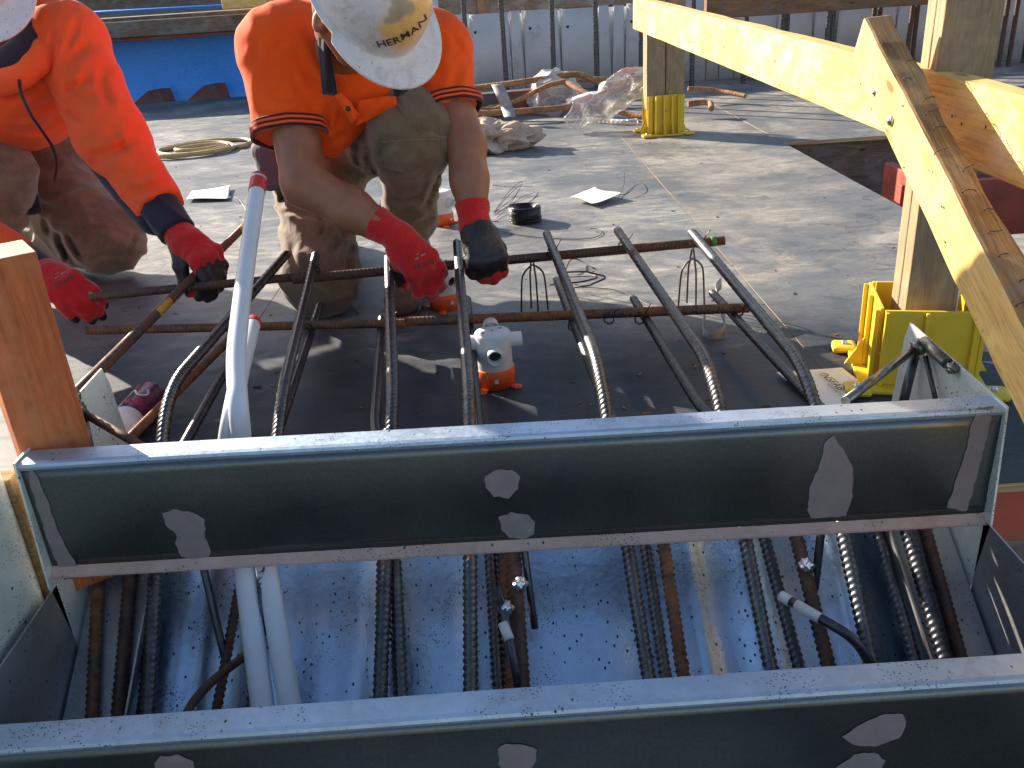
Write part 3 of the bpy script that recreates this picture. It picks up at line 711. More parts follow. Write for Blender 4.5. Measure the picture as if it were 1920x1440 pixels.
for k, (a, b, bp, ep, r, mt, lb) in enumerate(U):
    B_ = atz(*bp, ZU); E_ = atz(*ep, ZU+(.012 if k in (0, 5, 6) else 0)); pts = gap_line(a, b, OU, upto=ZU)
    T_ = (E_-B_).normalized(); pts[-1] = B_*.85+pts[-1]*.15 if (pts[-1]-B_).length > .15 else B_
    path = fillet([pts[0], pts[-1], E_], .09, 10)
    ribbed('rebar', path, r, M[mt], lb, group='bars bent out of the stair onto the deck')
L_ = [((228, 836), (430, 637), .0078, 'bar_rust', 'rusty brown bar lying against the left bent bar, passing behind the white conduits', (204, 1338), (224, 1108)),
      ((347, 830), (478, 596), .0078, 'bar', 'short dark lower bar ending beside the red capped conduit stub', (268, 1337), (290, 1095)),
      ((520, 812), (600, 572), .0078, 'bar', 'lower bar under the kneeling knee, close beside a taller bar', None, None),
      ((702, 803), (716, 596), .0075, 'bar', 'thin lower bar just left of the bar beneath the printed red glove', (762, 1300), (750, 1050)),
      ((897, 795), (876, 560), .0078, 'bar', 'lower bar half hidden behind the bar left of the white junction box', (935, 1285), (920, 1040)),
      ((1142, 775), (1043, 524), .0078, 'bar_shine', 'lower bar running close under the curving bar right of the junction box', (1253, 1262), (1218, 1020)),
      ((1313, 765), (1188, 560), .0078, 'bar', 'straight lower bar ending midway between the two wire bar chairs', (1515, 1247), (1456, 1003)),
      ((1525, 752), (1336, 549), .0078, 'bar', 'straight lower bar passing the grey tape offcut at right', (1715, 1232), (1648, 995))]
for a, b, r, mt, lb, g0, g1 in L_:
    A_, B_ = atz(*a, ZL), atz(*b, ZL); d = (A_-B_).normalized()
    if g0 is not None:
        pts = gap_line(g0, g1, OL, upto=ZL); K = pts[-1]; K = Vector((K.x*.5+A_.x*.5+d.x*.1, max(K.y, A_.y-.35), ZL))
        path = fillet([pts[0], K, A_, B_], .06, 8)
    else: path = [A_+d*.25-Vector((0, 0, .0)), B_]
    ribbed('rebar', path, r, M[mt], lb, group='lower bars under the cross bars')
# bars seen only inside the open tread
G_ = [((222, 1336), (242, 1108), OL, .0088, 'bar_brown', 'rusty bar in the shaded left end of the open tread'),
      ((408, 1322), (452, 1085), OL, .0062, 'bar_brown', 'slim brown bar behind the grey conduits in the open tread'),
      ((714, 1302), (718, 1050), OL, .0085, 'bar_brown', 'rust brown bar between two dark bars in the open tread'),
      ((752, 1300), (740, 1050), OU+.004, .0085, 'bar_shine', 'sun glinting bar of the dark trio in the open tread'),
      ((978, 1280), (962, 1038), OU, .0105, 'bar_brown', 'thick brown bar with a weld lump in the middle of the open tread'),
      ((960, 1282), (945, 1040), OL, .0095, 'bar_rust', 'rusty bar half hidden under the thick brown bar of the open tread'),
      ((1280, 1260), (1244, 1018), OU-.01, .0082, 'bar_rust', 'rusty orange bar beside two shiny bars in the open tread'),
      ((1552, 1243), (1492, 1002), OU-.01, .009, 'bar_brown', 'brown bar crossed by the black and white taped rod in the open tread'),
      ((1768, 1228), (1700, 992), OL+.02, .009, 'bar', 'dull dark bar near the right side plate in the open tread'),
      ((1800, 1226), (1735, 992), OL, .008, 'bar_brown', 'dull rusty bar nearest the right side plate in the open tread')]
for a, b, off, r, mt, lb in G_:
    ribbed('rebar', gap_line(a, b, off), r, M[mt], lb, group='bars inside the open tread')
def rod(pts, r, mat, label, name='stirrup_rod', seg=10, cat='rod', group=None):
    return tag(tube(name, pts, r, mat, None, seg, .004), label, cat, group)
rod(fillet([rake(983, 1030, .10), rake(1003, 1178, .035)], .02), .0052, M['bar'], 'thin dark spacer rod leaning right of the thick brown bar', cat='rod')
rod([rake(376, 1040, .10), rake(422, 1235, .03)], .0058, M['bar'], 'thin black spacer rod slanting left of the grey conduits')
rod(fillet([rake(470, 1222, .06), rake(395, 1278, .085), rake(350, 1330, .11), rake(335, 1400, .10)], .05), .0062, M['bar_brown'], 'bent brown rod hooking out from under the grey conduits')
rod([rake(1540, 995, .09), rake(1527, 1105, .05)], .0062, M['black'], 'short black upright rod right of centre in the open tread')
tr = empty('taped_rod', rake(1500, 1140, .12), 'bent rod banded with white and black tape across the right of the open tread', 'rod')
tube('rod', fillet([rake(1464, 1117, .10), rake(1541, 1161, .125), rake(1604, 1198, .13), rake(1650, 1275, .10)], .05), .0068, M['bar'], tr, 12)
tube('white_band', [rake(1464, 1117, .10), rake(1482, 1128, .107)], .0076, M['pvc_white'], tr, 14); tube('white_band', [rake(1493, 1133.5, .109), rake(1538, 1160, .124)], .0076, M['pvc_white'], tr, 14)
tr = empty('taped_rod', rake(945, 1160, .12), 'short rod with one white band beside the thick brown bar', 'rod')
tube('rod', fillet([rake(933, 1100, .11), rake(950, 1170, .115), rake(962, 1230, .11), rake(972, 1290, .09)], .03), .006, M['bar'], tr, 12)
tube('white_band', [rake(943, 1168, .116), rake(955, 1200, .1145)], .0072, M['pvc_white'], tr, 14)
for p_ in ((975, 1095, .10), (948, 1140, .11), (1512, 1060, .09)):
    bm = bmesh.new(); bmesh.ops.create_icosphere(bm, subdivisions=3, radius=.010)
    c0 = rake(*p_)
    for v in bm.verts: v.co = v.co*(1+.3*math.sin(v.co.x*700+1)*math.cos(v.co.z*600))+c0
    tag(from_bm('weld_lump', bm, M['zinc'], None, True), {975: 'bright weld lump on top of the thick brown bar', 948: 'silvery weld lump at the top of the white banded short rod', 1512: 'silvery weld lump on the brown bar near the taped rod'}[p_[0]], 'weld')
# cross bars
def hbar(p, q, z0, z1, r, mat, label, extra=()):
    return ribbed('cross_bar', [atz(*p, z0), atz(*q, z1)], r, M[mat], label, 'rebar', 'cross bars laid over the deck', rib=.0022)
hbar((168, 557), (612, 514), ZC1+.004, ZC1, .0082, 'bar_brown', 'dark brown cross bar held by the left worker in both gloves')
cb = hbar((548, 524), (1358, 451), ZC1-.002, ZC1-.002, .0095, 'bar_brown', 'long rusty cross bar with green paint at its right end')
pe, ps = atz(1358, 451, ZC1-.002), atz(548, 524, ZC1-.002); dd = (pe-ps).normalized()
tube('paint_mark', [pe-dd*.035, pe-dd*.022], .0122, M['green_paint'], cb, 14)
hbar((162, 620), (760, 606), ZC2, ZC2-.002, .0085, 'bar_rust', 'rusty lower cross bar reaching left towards the purple can')
hbar((742, 604), (1405, 577), ZC2-.002, ZC2, .0095, 'bar_rust', 'thick rusty lower cross bar behind the nearest junction box')
# diagonal starter with tape
p0, p1 = atz(128, 752, .20), atz(458, 425, .185); o = ribbed('diagonal_bar', [p0, p1], .0088, M['bar_brown'], 'maroon bar lying diagonally under the left glove with yellow tape bands', 'rebar'); d = (p1-p0)
tube('tape_band', [p0+d*.36, p0+d*.43], .0102, M['tape_yellow'], o, 14); tube('tape_band', [p0+d*.945, p0+d*.985], .0102, M['tape_yellow'], o, 14)
# wire ties where bars meet
tie_spots = [(590, 505, ZU), (575, 612, .1), (730, 600, .1), (733, 500, ZU), (1035, 470, ZU), (1168, 458, ZU), (1312, 450, ZU), (1142, 592, .1), (1200, 592, .1), (1385, 578, .1), (1075, 605, .1), (860, 490, ZU)]
where = ['at the kneeling knee', 'below the kneeling knee', 'below the printed glove', 'beside the printed glove', 'on the first bar right of the black palmed glove', 'on the second bar right of the black palmed glove', 'near the green painted bar end', 'right of the nearest junction box on the lower cross bar', 'at the end of the straight lower bar', 'at the right end of the lower cross bar', 'behind the curving bar', 'under the black palmed glove']
for (x, y, z), wh in zip(tie_spots, where):
    c = atz(x, y, z); r = random.Random(int(x)); pts = []
    for k in range(30):
        a = k*.45; pts.append(c+Vector((math.cos(a)*.011+.0015*math.sin(k*2.2), math.sin(a*.5)*.006, math.sin(a)*.0125-.006)))
    pts += [c+Vector((.012, -.01, .012)), c+Vector((.022, -.012, .02+r.uniform(0, .012)))]
    tag(tube('tie_wire', smooth_path(pts, 3), .0011, M['black_wire'], None, 5), 'twisted black tie wire '+wh, 'wire', 'tie wires on the bar crossings')

# =================================================================== CONDUITS
def conduit(pts, label, cap=None, r=.0145, rad=.12, name='conduit', capm='red_plastic'):
    t = empty(name, pts[0], label, 'conduit'); path = fillet(pts, rad, 10)
    rf = None
    tube('pipe', path, r, M['pvc'], t, 24, .01, cap=True)
    if cap:
        e, d = Vector(pts[-1]), (Vector(pts[-1])-Vector(pts[-2])).normalized()
        tube('end_cap', [e-d*cap, e-d*cap*.9, e+d*.002, e+d*.006], r*1.06, M[capm], t, 24, rfun=lambda q: 1 if q < .9 else .93)
    return t
A1, A2 = rake(505, 1420, .125), rake(456, 1050, .092)
conduit([A1, A2, A2+(A2-A1).normalized()*.07, at(455, 850, 1.185), at(447, 765, 1.20), at(441, 670, 1.30), at(456, 540, 1.47), at(470, 440, 1.60), at(485, 335, 1.72)],
        'tall light grey conduit with red end rising from the stair', .035, .0152)
B1, B2 = rake(560, 1420, .125), rake(497, 1050, .092)
conduit([B1, B2, B2+(B2-B1).normalized()*.07, at(422, 850, 1.19), at(436, 770, 1.215), at(452, 690, 1.34), at(474, 606, 1.52)], 'shorter light grey conduit beside the tall one ending in a red cap', .012)
bm = bmesh.new(); 

# =================================================================== JUNCTION BOXES
def junction_box(loc, rotz, label, s=1.0):
    t = empty('junction_box', (0, 0, 0), label, 'junction box', 'white conduit junction boxes with orange bases'); R_ = .0385
    bm = bmesh.new(); lathe(bm, [(R_, .034), (R_, .112), (R_-.0008, .116), (R_-.003, .119), (R_-.006, .120), (.0, .1205)], 40)
    from_bm('body', bm, M['pvc_white'], t)
    bm = bmesh.new(); lathe(bm, [(0, .0005), (R_+.001, .0005), (R_+.001, .002), (R_+.0035, .002), (R_+.0035, .040), (R_+.001, .0425), (R_-.001, .0425)], 40)
    for a in (-.6, .9, 2.6, 4.1):
        Mx = Matrix.Rotation(a, 4, 'Z'); box_bm(bm, (R_, -.008, .0006), (R_+.016, .008, .0045), .001, M=Mx)
        lathe(bm, [(.009, .0007), (.009, .0047), (.004, .0047)], 14, Matrix.Translation((math.cos(a)*(R_+.015), math.sin(a)*(R_+.015), 0)))
    from_bm('base', bm, M['orange_plastic'], t)
    for a, zc in ((0, .097), (math.pi/2, .112), (math.pi, .097), (-math.pi/2, .082)):
        bm = bmesh.new(); Mx = Matrix.Translation((0, 0, zc)) @ Matrix.Rotation(a, 4, 'Z') @ Matrix.Rotation(math.pi/2, 4, 'Y')
        lathe(bm, [(.0165, R_-.010), (.0165, R_+.021), (.0155, R_+.022), (.0135, R_+.021), (.0132, R_-.004), (.0, R_-.004)], 28, Mx)
        sp_ = from_bm('spigot', bm, M['pvc_white'], t)
        bm = bmesh.new(); lathe(bm, [(.0, R_+.001), (.0130, R_+.001)], 24, Mx); from_bm('bore', bm, M['black'], sp_)
    for dx, dy in ((.018, .012), (-.02, -.01), (0, 0)):
        bm = bmesh.new(); lathe(bm, [(0, .1215), (.0028, .1215), (.003, .1195)], 10, Matrix.Translation((dx, dy, 0))); from_bm('screw_hole', bm, M['grey_ink'], t)
    bm = bmesh.new(); box_bm(bm, (-.004, -R_-.0045, .018), (.004, -R_-.003, .026)); from_bm('size_mark', bm, M['white_ink'], t)
    t.location = loc; t.rotation_euler = (0, 0, rotz); t.scale = (s, s, s); return t
def fixp(t):
    """children were built around the empty while it stood at the origin: keep them there"""
    def rec(o):
        for c in o.children: c.matrix_parent_inverse = Matrix.Identity(4); rec(c)
    rec(t)
for loc, rz, lb in ((atz(930, 719, 0), .06, 'nearest white junction box on an orange base, its open spigot facing the stair'),
                    (atz(836, 575, 0), .5, 'white junction box with orange base half hidden behind the printed red glove'),
                    (atz(830, 420, 0), .9, 'far white junction box with orange base between the raised shin and the right arm')):
    t = junction_box(loc, rz, lb); fixp(t)

# =================================================================== BAR CHAIRS, COIL, TAGS, LITTER
def bar_chair(loc, rotz, label, tilt=(0, 0), h=.125, w=.062):
    t = empty('bar_chair', (0, 0, 0), label, 'bar chair', 'bent wire bar chairs'); 
    for a in (0, math.pi/2):
        c, s = math.cos(a), math.sin(a)
        pts = [(-w/2-.006, .0, .003), (-w/2, 0, h*.72), (-w*.36, 0, h*.9), (-w*.14, 0, h), (0, 0, h+.004+.003*a), (w*.14, 0, h), (w*.36, 0, h*.9), (w/2, 0, h*.72), (w/2+.006, 0, .003)]
        if a: pts = [(x*.62, y, z+(.022 if abs(x) < w*.2 else .004)) for x, y, z in pts]
        P = smooth_path([Vector((x*c, x*s, max(.003, z))) for x, y, z in pts], 6); tube('wire_leg', P, .0024, M['wire'], t, 8)
    t.location = loc; t.rotation_euler = (tilt[0], tilt[1], rotz); fixp(t); return t
bar_chair(atz(1003, 588, 0), .35, 'upright wire bar chair just right of the black palmed glove')
bar_chair(atz(1296, 578, 0), .3, 'upright wire bar chair at right between two long bars')
bar_chair(atz(1045, 550, .0), .9, 'fallen wire bar chair lying on its side beside the long bars', tilt=(math.radians(78), 0)).location.z = .035
# tie wire coil
c = atz(985, 415, 0); pts = []
rr = random.Random(5); turns = 46
t = empty('wire_coil', c, 'thick coil of black tie wire standing on the sunlit deck', 'wire coil')
for k in range(turns*22):
    a = k/22*2*math.pi; q = k/22/turns; zz = (.006+.048*(.5+.5*math.sin(q*37)))+rr.uniform(-.0006, .0006); R_ = .040+.018*((q*13) % 1)+.0012*math.sin(a*3+q*50)
    pts.append(c+Vector((math.cos(a)*R_, math.sin(a)*R_, zz)))
tube('wire', pts, .0016, M['black_wire'], t, 5)
bm = bmesh.new(); lathe(bm, [(.036, .004), (.056, .004), (.057, .03), (.056, .052), (.037, .052), (.036, .004)], 40, Matrix.Translation(c)); from_bm('core', bm, M['black_wire'], t)
def loose_wire(px, label, r=.0012, mat='black_wire', lift=.003, n=8, z=None):
    pts = [atz(x, y, 0)+Vector((0, 0, lift+(z[i] if z else 0))) for i, (x, y) in enumerate(px)]
    return tag(tube('loose_wire', smooth_path(pts, n), r, M[mat], None, 5), label, 'wire')
loose_wire([(925, 402), (940, 385), (960, 365), (980, 356), (965, 380), (940, 395), (928, 400), (950, 378), (978, 362), (955, 392), (932, 410)], 'thin loops of black wire beside the wire coil', z=[0, .01, .02, .03, .02, .01, 0, .012, .03, .01, 0])
loose_wire([(918, 430), (960, 440), (1010, 447), (1070, 450), (1110, 448), (1128, 440), (1124, 432), (1105, 430)], 'long curl of thin wire lying in front of the wire coil')
loose_wire([(1160, 372), (1170, 352), (1172, 340), (1190, 355), (1178, 368), (1160, 368), (1148, 364)], 'wire loop tied to the folded white tag', z=[0, .01, .03, .02, .01, .004, .004])
loose_wire([(425, 372), (435, 380), (440, 374), (452, 385), (462, 398), (470, 402)], 'crooked wire tied to the flat white tag', z=[.004, .02, .01, .015, .006, 0])
loose_wire([(1080, 540), (1150, 545), (1190, 560), (1225, 580)], 'thin rusty wire trailing from the fallen bar chair', mat='wire')
loose_wire([(1115, 505), (1085, 495), (1070, 502), (1060, 515)], 'bent piece of rusty wire near the fallen bar chair', mat='wire', r=.002, z=[0, .01, .02, .01])
loose_wire([(920, 348), (960, 352), (1000, 350)], 'straight bit of wire beyond the wire coil')
loose_wire([(640, 545), (660, 575), (672, 590)], 'short wire scrap in the shade below the kneeling knee')
def paper(name, corners, label, cat, mat='paper', lift=.004, curl=.01, parent=None):
    a, b, c_2, d = [atz(x, y, 0) for x, y in corners]; n = 14; V = []
    for i in range(n+1):
        for j in range(n+1):
            u, v = i/n, j/n; p = (a*(1-u)+b*u)*(1-v)+(d*(1-u)+c_2*u)*v
            V.append(p+Vector((0, 0, lift+curl*(math.sin(u*3.1)*.6+(2*u-1)**2*.8+.4*math.sin(v*5+u*3)*.5))))
    Fc = [(i*(n+1)+j, (i+1)*(n+1)+j, (i+1)*(n+1)+j+1, i*(n+1)+j+1) for i in range(n) for j in range(n)]
    o = mesh(name, V, Fc, M[mat], None, True); s = o.modifiers.new('s', 'SOLIDIFY'); s.thickness = .0006; return tag(o, label, cat)
def flat_text(px, py, ang_pts, s, size, mat, parent, h=.009, name='print', n=(0, 0, 1)):
    p = atz(px, py, h); q = atz(ang_pts[0], ang_pts[1], h); x = (q-p); x.z = 0; x.normalize(); z = Vector(n); y = z.cross(x)
    Mx = Matrix(((x.x, y.x, z.x, p.x), (x.y, y.y, z.y, p.y), (x.z, y.z, z.z, p.z), (0, 0, 0, 1)))
    return text_mesh(name, s, size, Mx, M[mat], parent)
pt = paper('paper_tag', [(350, 379), (361, 363), (433, 354), (429, 377)], 'flat white paper tag on the sunlit deck left of the tall conduit', 'tag')
flat_text(395, 371, (420, 369), 'N12', .018, 'grey_ink', pt, .0115)
paper('paper_tag', [(1070, 379), (1115, 361), (1167, 374), (1112, 390)], 'folded white paper tag with wire on the sunlit deck right of the wire coil', 'tag', curl=.02)
lf = paper('leaflet', [(1455, 706), (1578, 697), (1628, 735), (1560, 790)], 'white printed leaflet under the rightmost long bars by the yellow bracket', 'leaflet', lift=.006, curl=.004)
flat_text(1560, 715, (1600, 748), 'INSFAB', .026, 'ink', lf, .013); flat_text(1568, 733, (1606, 764), 'Reinforcing Pty Ltd', .009, 'ink', lf, .013)
# kraft bag with red print
def crumple(name, c, rad, ax, mat, label, cat, amp=.35, f=14, seed=0, sub=5, flat=True, zmin=.002):
    bm = bmesh.new(); bmesh.ops.create_icosphere(bm, subdivisions=sub, radius=1); V = np.array([tuple(v.co) for v in bm.verts])
    r = np.array(rad); A = np.array([list(Vector(a).normalized()) for a in ax]); Wp = (V*r)@A
    n1 = np.abs(vnoise(Wp*f+seed*3.3+7)); n2 = np.abs(vnoise(Wp*f*2.3+seed+3)); sc = 1-amp*n1-amp*.5*n2+amp*.3
    Wp = Wp*sc[:, None]+np.array(c); Wp[:, 2] = np.maximum(Wp[:, 2], zmin+0*Wp[:, 2])
    for v, w in zip(bm.verts, Wp): v.co = w
    return tag(from_bm(name, bm, M[mat], None, False if flat else True), label, cat)
kc = at(925, 255, atz(935, 280, 0).y); kc.z = .05
kb = crumple('paper_bag', kc, (.22, .15, .10), [(1, -.15, 0), (.15, 1, 0), (0, 0, 1)], 'kraft', 'crumpled brown paper bag with red print right of the bent elbow', 'bag', .85, 11, 2)
for s_, x_, y_, z_, m_, sz in (('2.1', 912, 244, .0, 'ink', .05),):
    n_ = (CAM-kc).normalized(); xx = Vector((1, -.1, .12)).normalized(); yy = n_.cross(xx).normalized(); xx = yy.cross(n_)
    Mt = Matrix(((xx.x, yy.x, n_.x, kc.x-.07), (xx.y, yy.y, n_.y, kc.y), (xx.z, yy.z, n_.z, kc.z+.02), (0, 0, 0, 1)))
    project_on('print', kb, None, n_, Mt, M[m_], kb, text=s_, size=sz, lift=.004)
    def fr(x0, y0, x1, y1, w=.004): return [[(x0, y0), (x1, y0), (x1, y0+w), (x0, y0+w)], [(x0, y1), (x1, y1), (x1, y1+w), (x0, y1+w)], [(x0, y0), (x0+w, y0), (x0+w, y1), (x0, y1)], [(x1, y0), (x1+w, y0), (x1+w, y1), (x1, y1)]]
    project_on('red_frame', kb, None, n_, Mt, M['red_ink'], kb, polys=fr(-.055, -.03, .075, .035), lift=.004)
# clear plastic bags
c1 = atz(1040, 212, 0); c1.z = .13
crumple('plastic_bag', c1, (.17, .12, .14), [(1, 0, 0), (0, 1, 0), (.1, 0, 1)], 'film', 'clear plastic bag slumped round a grey tape roll', 'bag', .55, 7, 4)
tr_ = empty('tape_roll', atz(1040, 215, 0), 'grey tape roll showing its round end inside the clear plastic bag', 'tape roll')
Mx = Matrix.Translation(at(1038, 203, c1.y-.13)) @ Matrix.Rotation(math.pi/2-.25, 4, 'X')
bm = bmesh.new(); lathe(bm, [(.03, 0), (.058, 0), (.058, -.10), (.03, -.10), (.03, 0)], 32, Mx); from_bm('roll', bm, M['tape_grey'], tr_)
bm = bmesh.new(); lathe(bm, [(.029, -.002), (.029, -.099), (.022, -.099), (.022, -.002), (.029, -.002)], 24, Mx); from_bm('core', bm, M['grey_ink'], tr_)
c2 = at(1145, 180, 4.95); v1 = (at(1210, 140, 4.95)-at(1080, 210, 4.95)).normalized()
pb = crumple('plastic_bag', c2, (.27, .10, .10), [v1, (0, 1, 0), (-v1.z, 0, v1.x)], 'film', 'long crumpled clear plastic bag with pink print leaning by the far yellow bracket', 'bag', .55, 8, 9)
n_ = (CAM-c2).normalized(); xx = v1; yy = n_.cross(xx).normalized(); xx = yy.cross(n_)
Mt = Matrix(((xx.x, yy.x, n_.x, c2.x), (xx.y, yy.y, n_.y, c2.y), (xx.z, yy.z, n_.z, c2.z), (0, 0, 0, 1)))
project_on('pink_print', pb, None, n_, Mt, M['red_ink'], pb, polys=[[(-.2, -.02), (-.12, .03), (-.12, .036), (-.2, -.014)], [(-.12, .03), (-.06, -.03), (-.06, -.024), (-.12, .036)], [(-.05, .04), (.04, .02), (.04, .026), (-.05, .046)], [(.06, .03), (.1, -.03), (.105, -.03), (.065, .03)], [(.1, .05), (.16, .04), (.16, .046), (.1, .056)]], lift=.006)
# tape offcut by the lower right bars
pts = [atz(1322, 612, 0)+Vector((0, 0, .03)), atz(1318, 628, 0)+Vector((0, 0, .01)), atz(1330, 636, 0)+Vector((0, 0, .004)), atz(1352, 634, 0)+Vector((0, 0, .012)), atz(1358, 626, 0)+Vector((0, 0, .03))]
def ribbon(name, pts, w, up, mat, label, cat, n=8):
    P = smooth_path(pts, n); V = []
    for p in P: V += [p-Vector(up)*w/2, p+Vector(up)*w/2]
    o = mesh(name, V, [(2*i, 2*i+1, 2*i+3, 2*i+2) for i in range(len(P)-1)], M[mat], None, True); s = o.modifiers.new('s', 'SOLIDIFY'); s.thickness = .001
    return tag(o, label, cat)
ribbon('tape_offcut', pts+[atz(1340, 600, 0)+Vector((0, 0, .07)), atz(1350, 588, 0)+Vector((0, 0, .08))], .028, (0, .2, 1), 'tape_grey', 'curled grey tape offcut hanging beside a lower bar at right', 'tape')
# drink can
a, b = atz(286, 738, .033), atz(205, 830, .033); d = (b-a).normalized(); up = Vector((0, 0, 1)); y = up.cross(d).normalized(); up = d.cross(y)
Mc = Matrix(((y.x, up.x, d.x, a.x), (y.y, up.y, d.y, a.y), (y.z, up.z, d.z, a.z), (0, 0, 0, 1)))
t = empty('drink_can', a, 'dark purple drink can with red scribble lying behind the left end of the stair lip', 'can')
bm = bmesh.new(); lathe(bm, [(.025, -.003), (.0265, .0), (.033, .012), (.033, .128)], 36, Mc)
for v in bm.verts: v.co += Vector((0, 0, -.004*math.exp(-((v.co-a-d*.07).length/.03)**2)))
body = from_bm('shell', bm, M['can'], t)
bm = bmesh.new(); lathe(bm, [(.0331, .128), (.0331, .150), (.027, .157), (.0, .155)], 36, Mc); from_bm('plain_end', bm, M['pvc_white'], t)
def can_poly(c0, c1, w, mat, s=0.0337):
    V = []
    P = smooth_path([Vector((u, v, 0)) for u, v in c0], 6)
    for i, p in enumerate(P):
        q = P[min(i+1, len(P)-1)]-P[max(i-1, 0)]; nn = Vector((-q.y, q.x, 0)).normalized()*w/2
        for r_ in (p-nn, p+nn):
            V.append(Mc @ Vector((s*math.cos(r_.x/s), s*math.sin(r_.x/s), r_.y)))
    return mesh('can_mark', V, [(2*i, 2*i+1, 2*i+3, 2*i+2) for i in range(len(P)-1)], M[mat], body, True)
u0 = .052
can_poly([(u0-.015, .045), (u0-.02, .065), (u0-.005, .075), (u0+.012, .05), (u0+.016, .065)], None, .004, 'white_ink')
can_poly([(u0-.02, .09), (u0-.005, .085), (u0-.016, .11), (u0+.004, .095), (u0, .115), (u0+.018, .09), (u0+.012, .11)], None, .003, 'red_ink')
# hose coil
hc = atz(372, 283, 0); pts = []
for k in range(60):
    a = k*.33; R_ = .235+.045*math.sin(k*.21+.6)-.0012*k; pts.append(hc+Vector((math.cos(a)*R_*1.05+.03*math.sin(k*.31), math.sin(a)*R_*.95+.05*math.cos(k*.23), .012+.006*(k % 19 > 9))))
pts += [atz(450, 275, .012), atz(487, 262, .012), atz(560, 250, .012), atz(640, 262, .012)]
tag(tube('hose', smooth_path(pts, 4), .0125, M['hose'], None, 10), 'tan hose lying in loose loops between the two workers', 'hose')
# debris
bm = bmesh.new(); rr = random.Random(21)
for k in range(300):
    if rr.random() < .5: p = atz(rr.uniform(150, 1700), rr.uniform(400, 780), 0)
    else: p = Vector((rr.uniform(-3, 3), rr.uniform(1.3, 5.5), 0))
    if p.x > 1.3 or (abs(p.x) < .7 and p.y < 1.3) or p.y < 1.2: continue
    s = rr.choice((.001, .0013, .0016, .002, .003)); Mx = Matrix.Translation((p.x, p.y, s*.4)) @ Matrix.Rotation(rr.uniform(0, 6.3), 4, 'Z') @ Matrix.Rotation(rr.uniform(-.3, .3), 4, 'X')
    box_bm(bm, (-s*rr.uniform(1, 4), -s, -s*.3), (s*2, s*.8, s*.3), mi=rr.choice((0, 0, 1, 2)), M=Mx)
tag(from_bm('debris', bm, [M['brown_timber'], M['ink'], M['concrete']]), 'wood chips and grit scattered over the deck', 'debris', kind='stuff')

# =================================================================== TIMBER GUARD RAIL, POSTS, BRACE, YELLOW SOCKETS
def post_pair(name, base, w, d, h, z0, rotz, label, mat='post_timber', gap=.003, split=True):
    """two boards nailed together, standing in a yellow socket"""
    t = empty(name, base, label, 'post'); R_ = Matrix.Rotation(rotz, 3, 'Z')
    for s in (-1, 1):
        o = R_ @ Vector((s*(w/4+gap/2) if split == 'x' else 0, s*(d/4+gap/2) if split != 'x' else 0, 0)); p = Vector(base)+o
        ww, dd_ = (w/2-gap/2, d) if split == 'x' else (w, d/2-gap/2)
        beam('board', p+Vector((0, 0, z0)), p+Vector((0, 0, h)), dd_ if True else d, ww, R_ @ Vector((1, 0, 0)), M[mat], t, .003, .0006)
    return t
def socket(base, rotz, label, s=1.0, h=.20, w=.15):
    t = empty('post_socket', (0, 0, 0), label, 'post bracket', 'yellow plastic post brackets')
    bm = bmesh.new(); box_bm(bm, (-w/2-.03, -w/2-.03, .0005), (w/2+.03, w/2+.03, .011), .003)
    for sx, sy in ((-1, -1), (1, -1), (-1, 1), (1, 1)):
        box_bm(bm, (sx*(w/2+.035)-.026, sy*(w/2+.022)-.026, .0007), (sx*(w/2+.035)+.026, sy*(w/2+.022)+.026, .0165), .008)
    from_bm('foot', bm, M['yellow_plastic'], t)
    bm = bmesh.new(); q = w/2-(.012 if h > .18 else .004); fp = .020 if h > .18 else .012
    for k in range(4):
        Mx = Matrix.Rotation(k*math.pi/2, 4, 'Z')
        box_bm(bm, (-q, -q-.007, .0112), (q-.008, -q, h), .0015, M=Mx)
        for x_ in ((-q-.0, -q*.36, q*.30, q-.010) if h > .18 else (-q, -q*.15, q-.010)): box_bm(bm, (x_, -w/2-fp, .0115), (x_+.007, -q-.0075, h*.985), .0015, M=Mx)
        # raking gussets low on the ribs
        for x_ in ((-q*.36, q*.30) if h > .18 else (-q*.15,)):
            vs = [Mx @ Vector(c) for c in ((x_+.0012, -w/2-fp-.0005, .07), (x_+.0012, -w/2-.046, .0118), (x_+.0012, -w/2-fp-.0005, .0118), (x_+.0058, -w/2-fp-.0005, .07), (x_+.0058, -w/2-.046, .0118), (x_+.0058, -w/2-fp-.0005, .0118))]
            v = [bm.verts.new(c) for c in vs]
            for f in ((0, 1, 2), (5, 4, 3), (0, 3, 4, 1), (1, 4, 5, 2), (2, 5, 3, 0)): bm.faces.new([v[i] for i in f])
    from_bm('sleeve', bm, M['yellow_plastic'], t)
    for sx, sy in ((-1, -1), (1, -1), (-1, 1), (1, 1)):
        bm = bmesh.new(); lathe(bm, [(.0, .0225), (.0045, .0225), (.006, .021), (.006, .0167), (.009, .0167)], 6, Matrix.Translation((sx*(w/2+.035), sy*(w/2+.022), 0)), close=False); from_bm('screw', bm, M['zinc'], t)
    bm = bmesh.new(); lathe(bm, [(.0, .004), (.006, .003), (.0075, 0)], 14, Matrix.Translation((.0, -w/2+.004, h*.62)) @ Matrix.Rotation(math.pi/2, 4, 'X')); from_bm('screw', bm, M['zinc'], t)
    t.location = base; t.rotation_euler = (0, 0, rotz); t.scale = (s, s, s); fixp(t); return t
PB = atz(1722, 712, 0)                    # near bracket centre on the deck
PB = atz(1712, 698, 0); PF = atz(1243, 250, 0)
socket(PB, -.24, 'large yellow plastic post bracket beside the right end of the top riser', h=.165, w=.175); post_pair('guard_post', PB+Vector((0, 0, 0)), .094, .094, 1.25, .105, -.14, 'near guard rail post of two brown boards standing in the near yellow bracket')
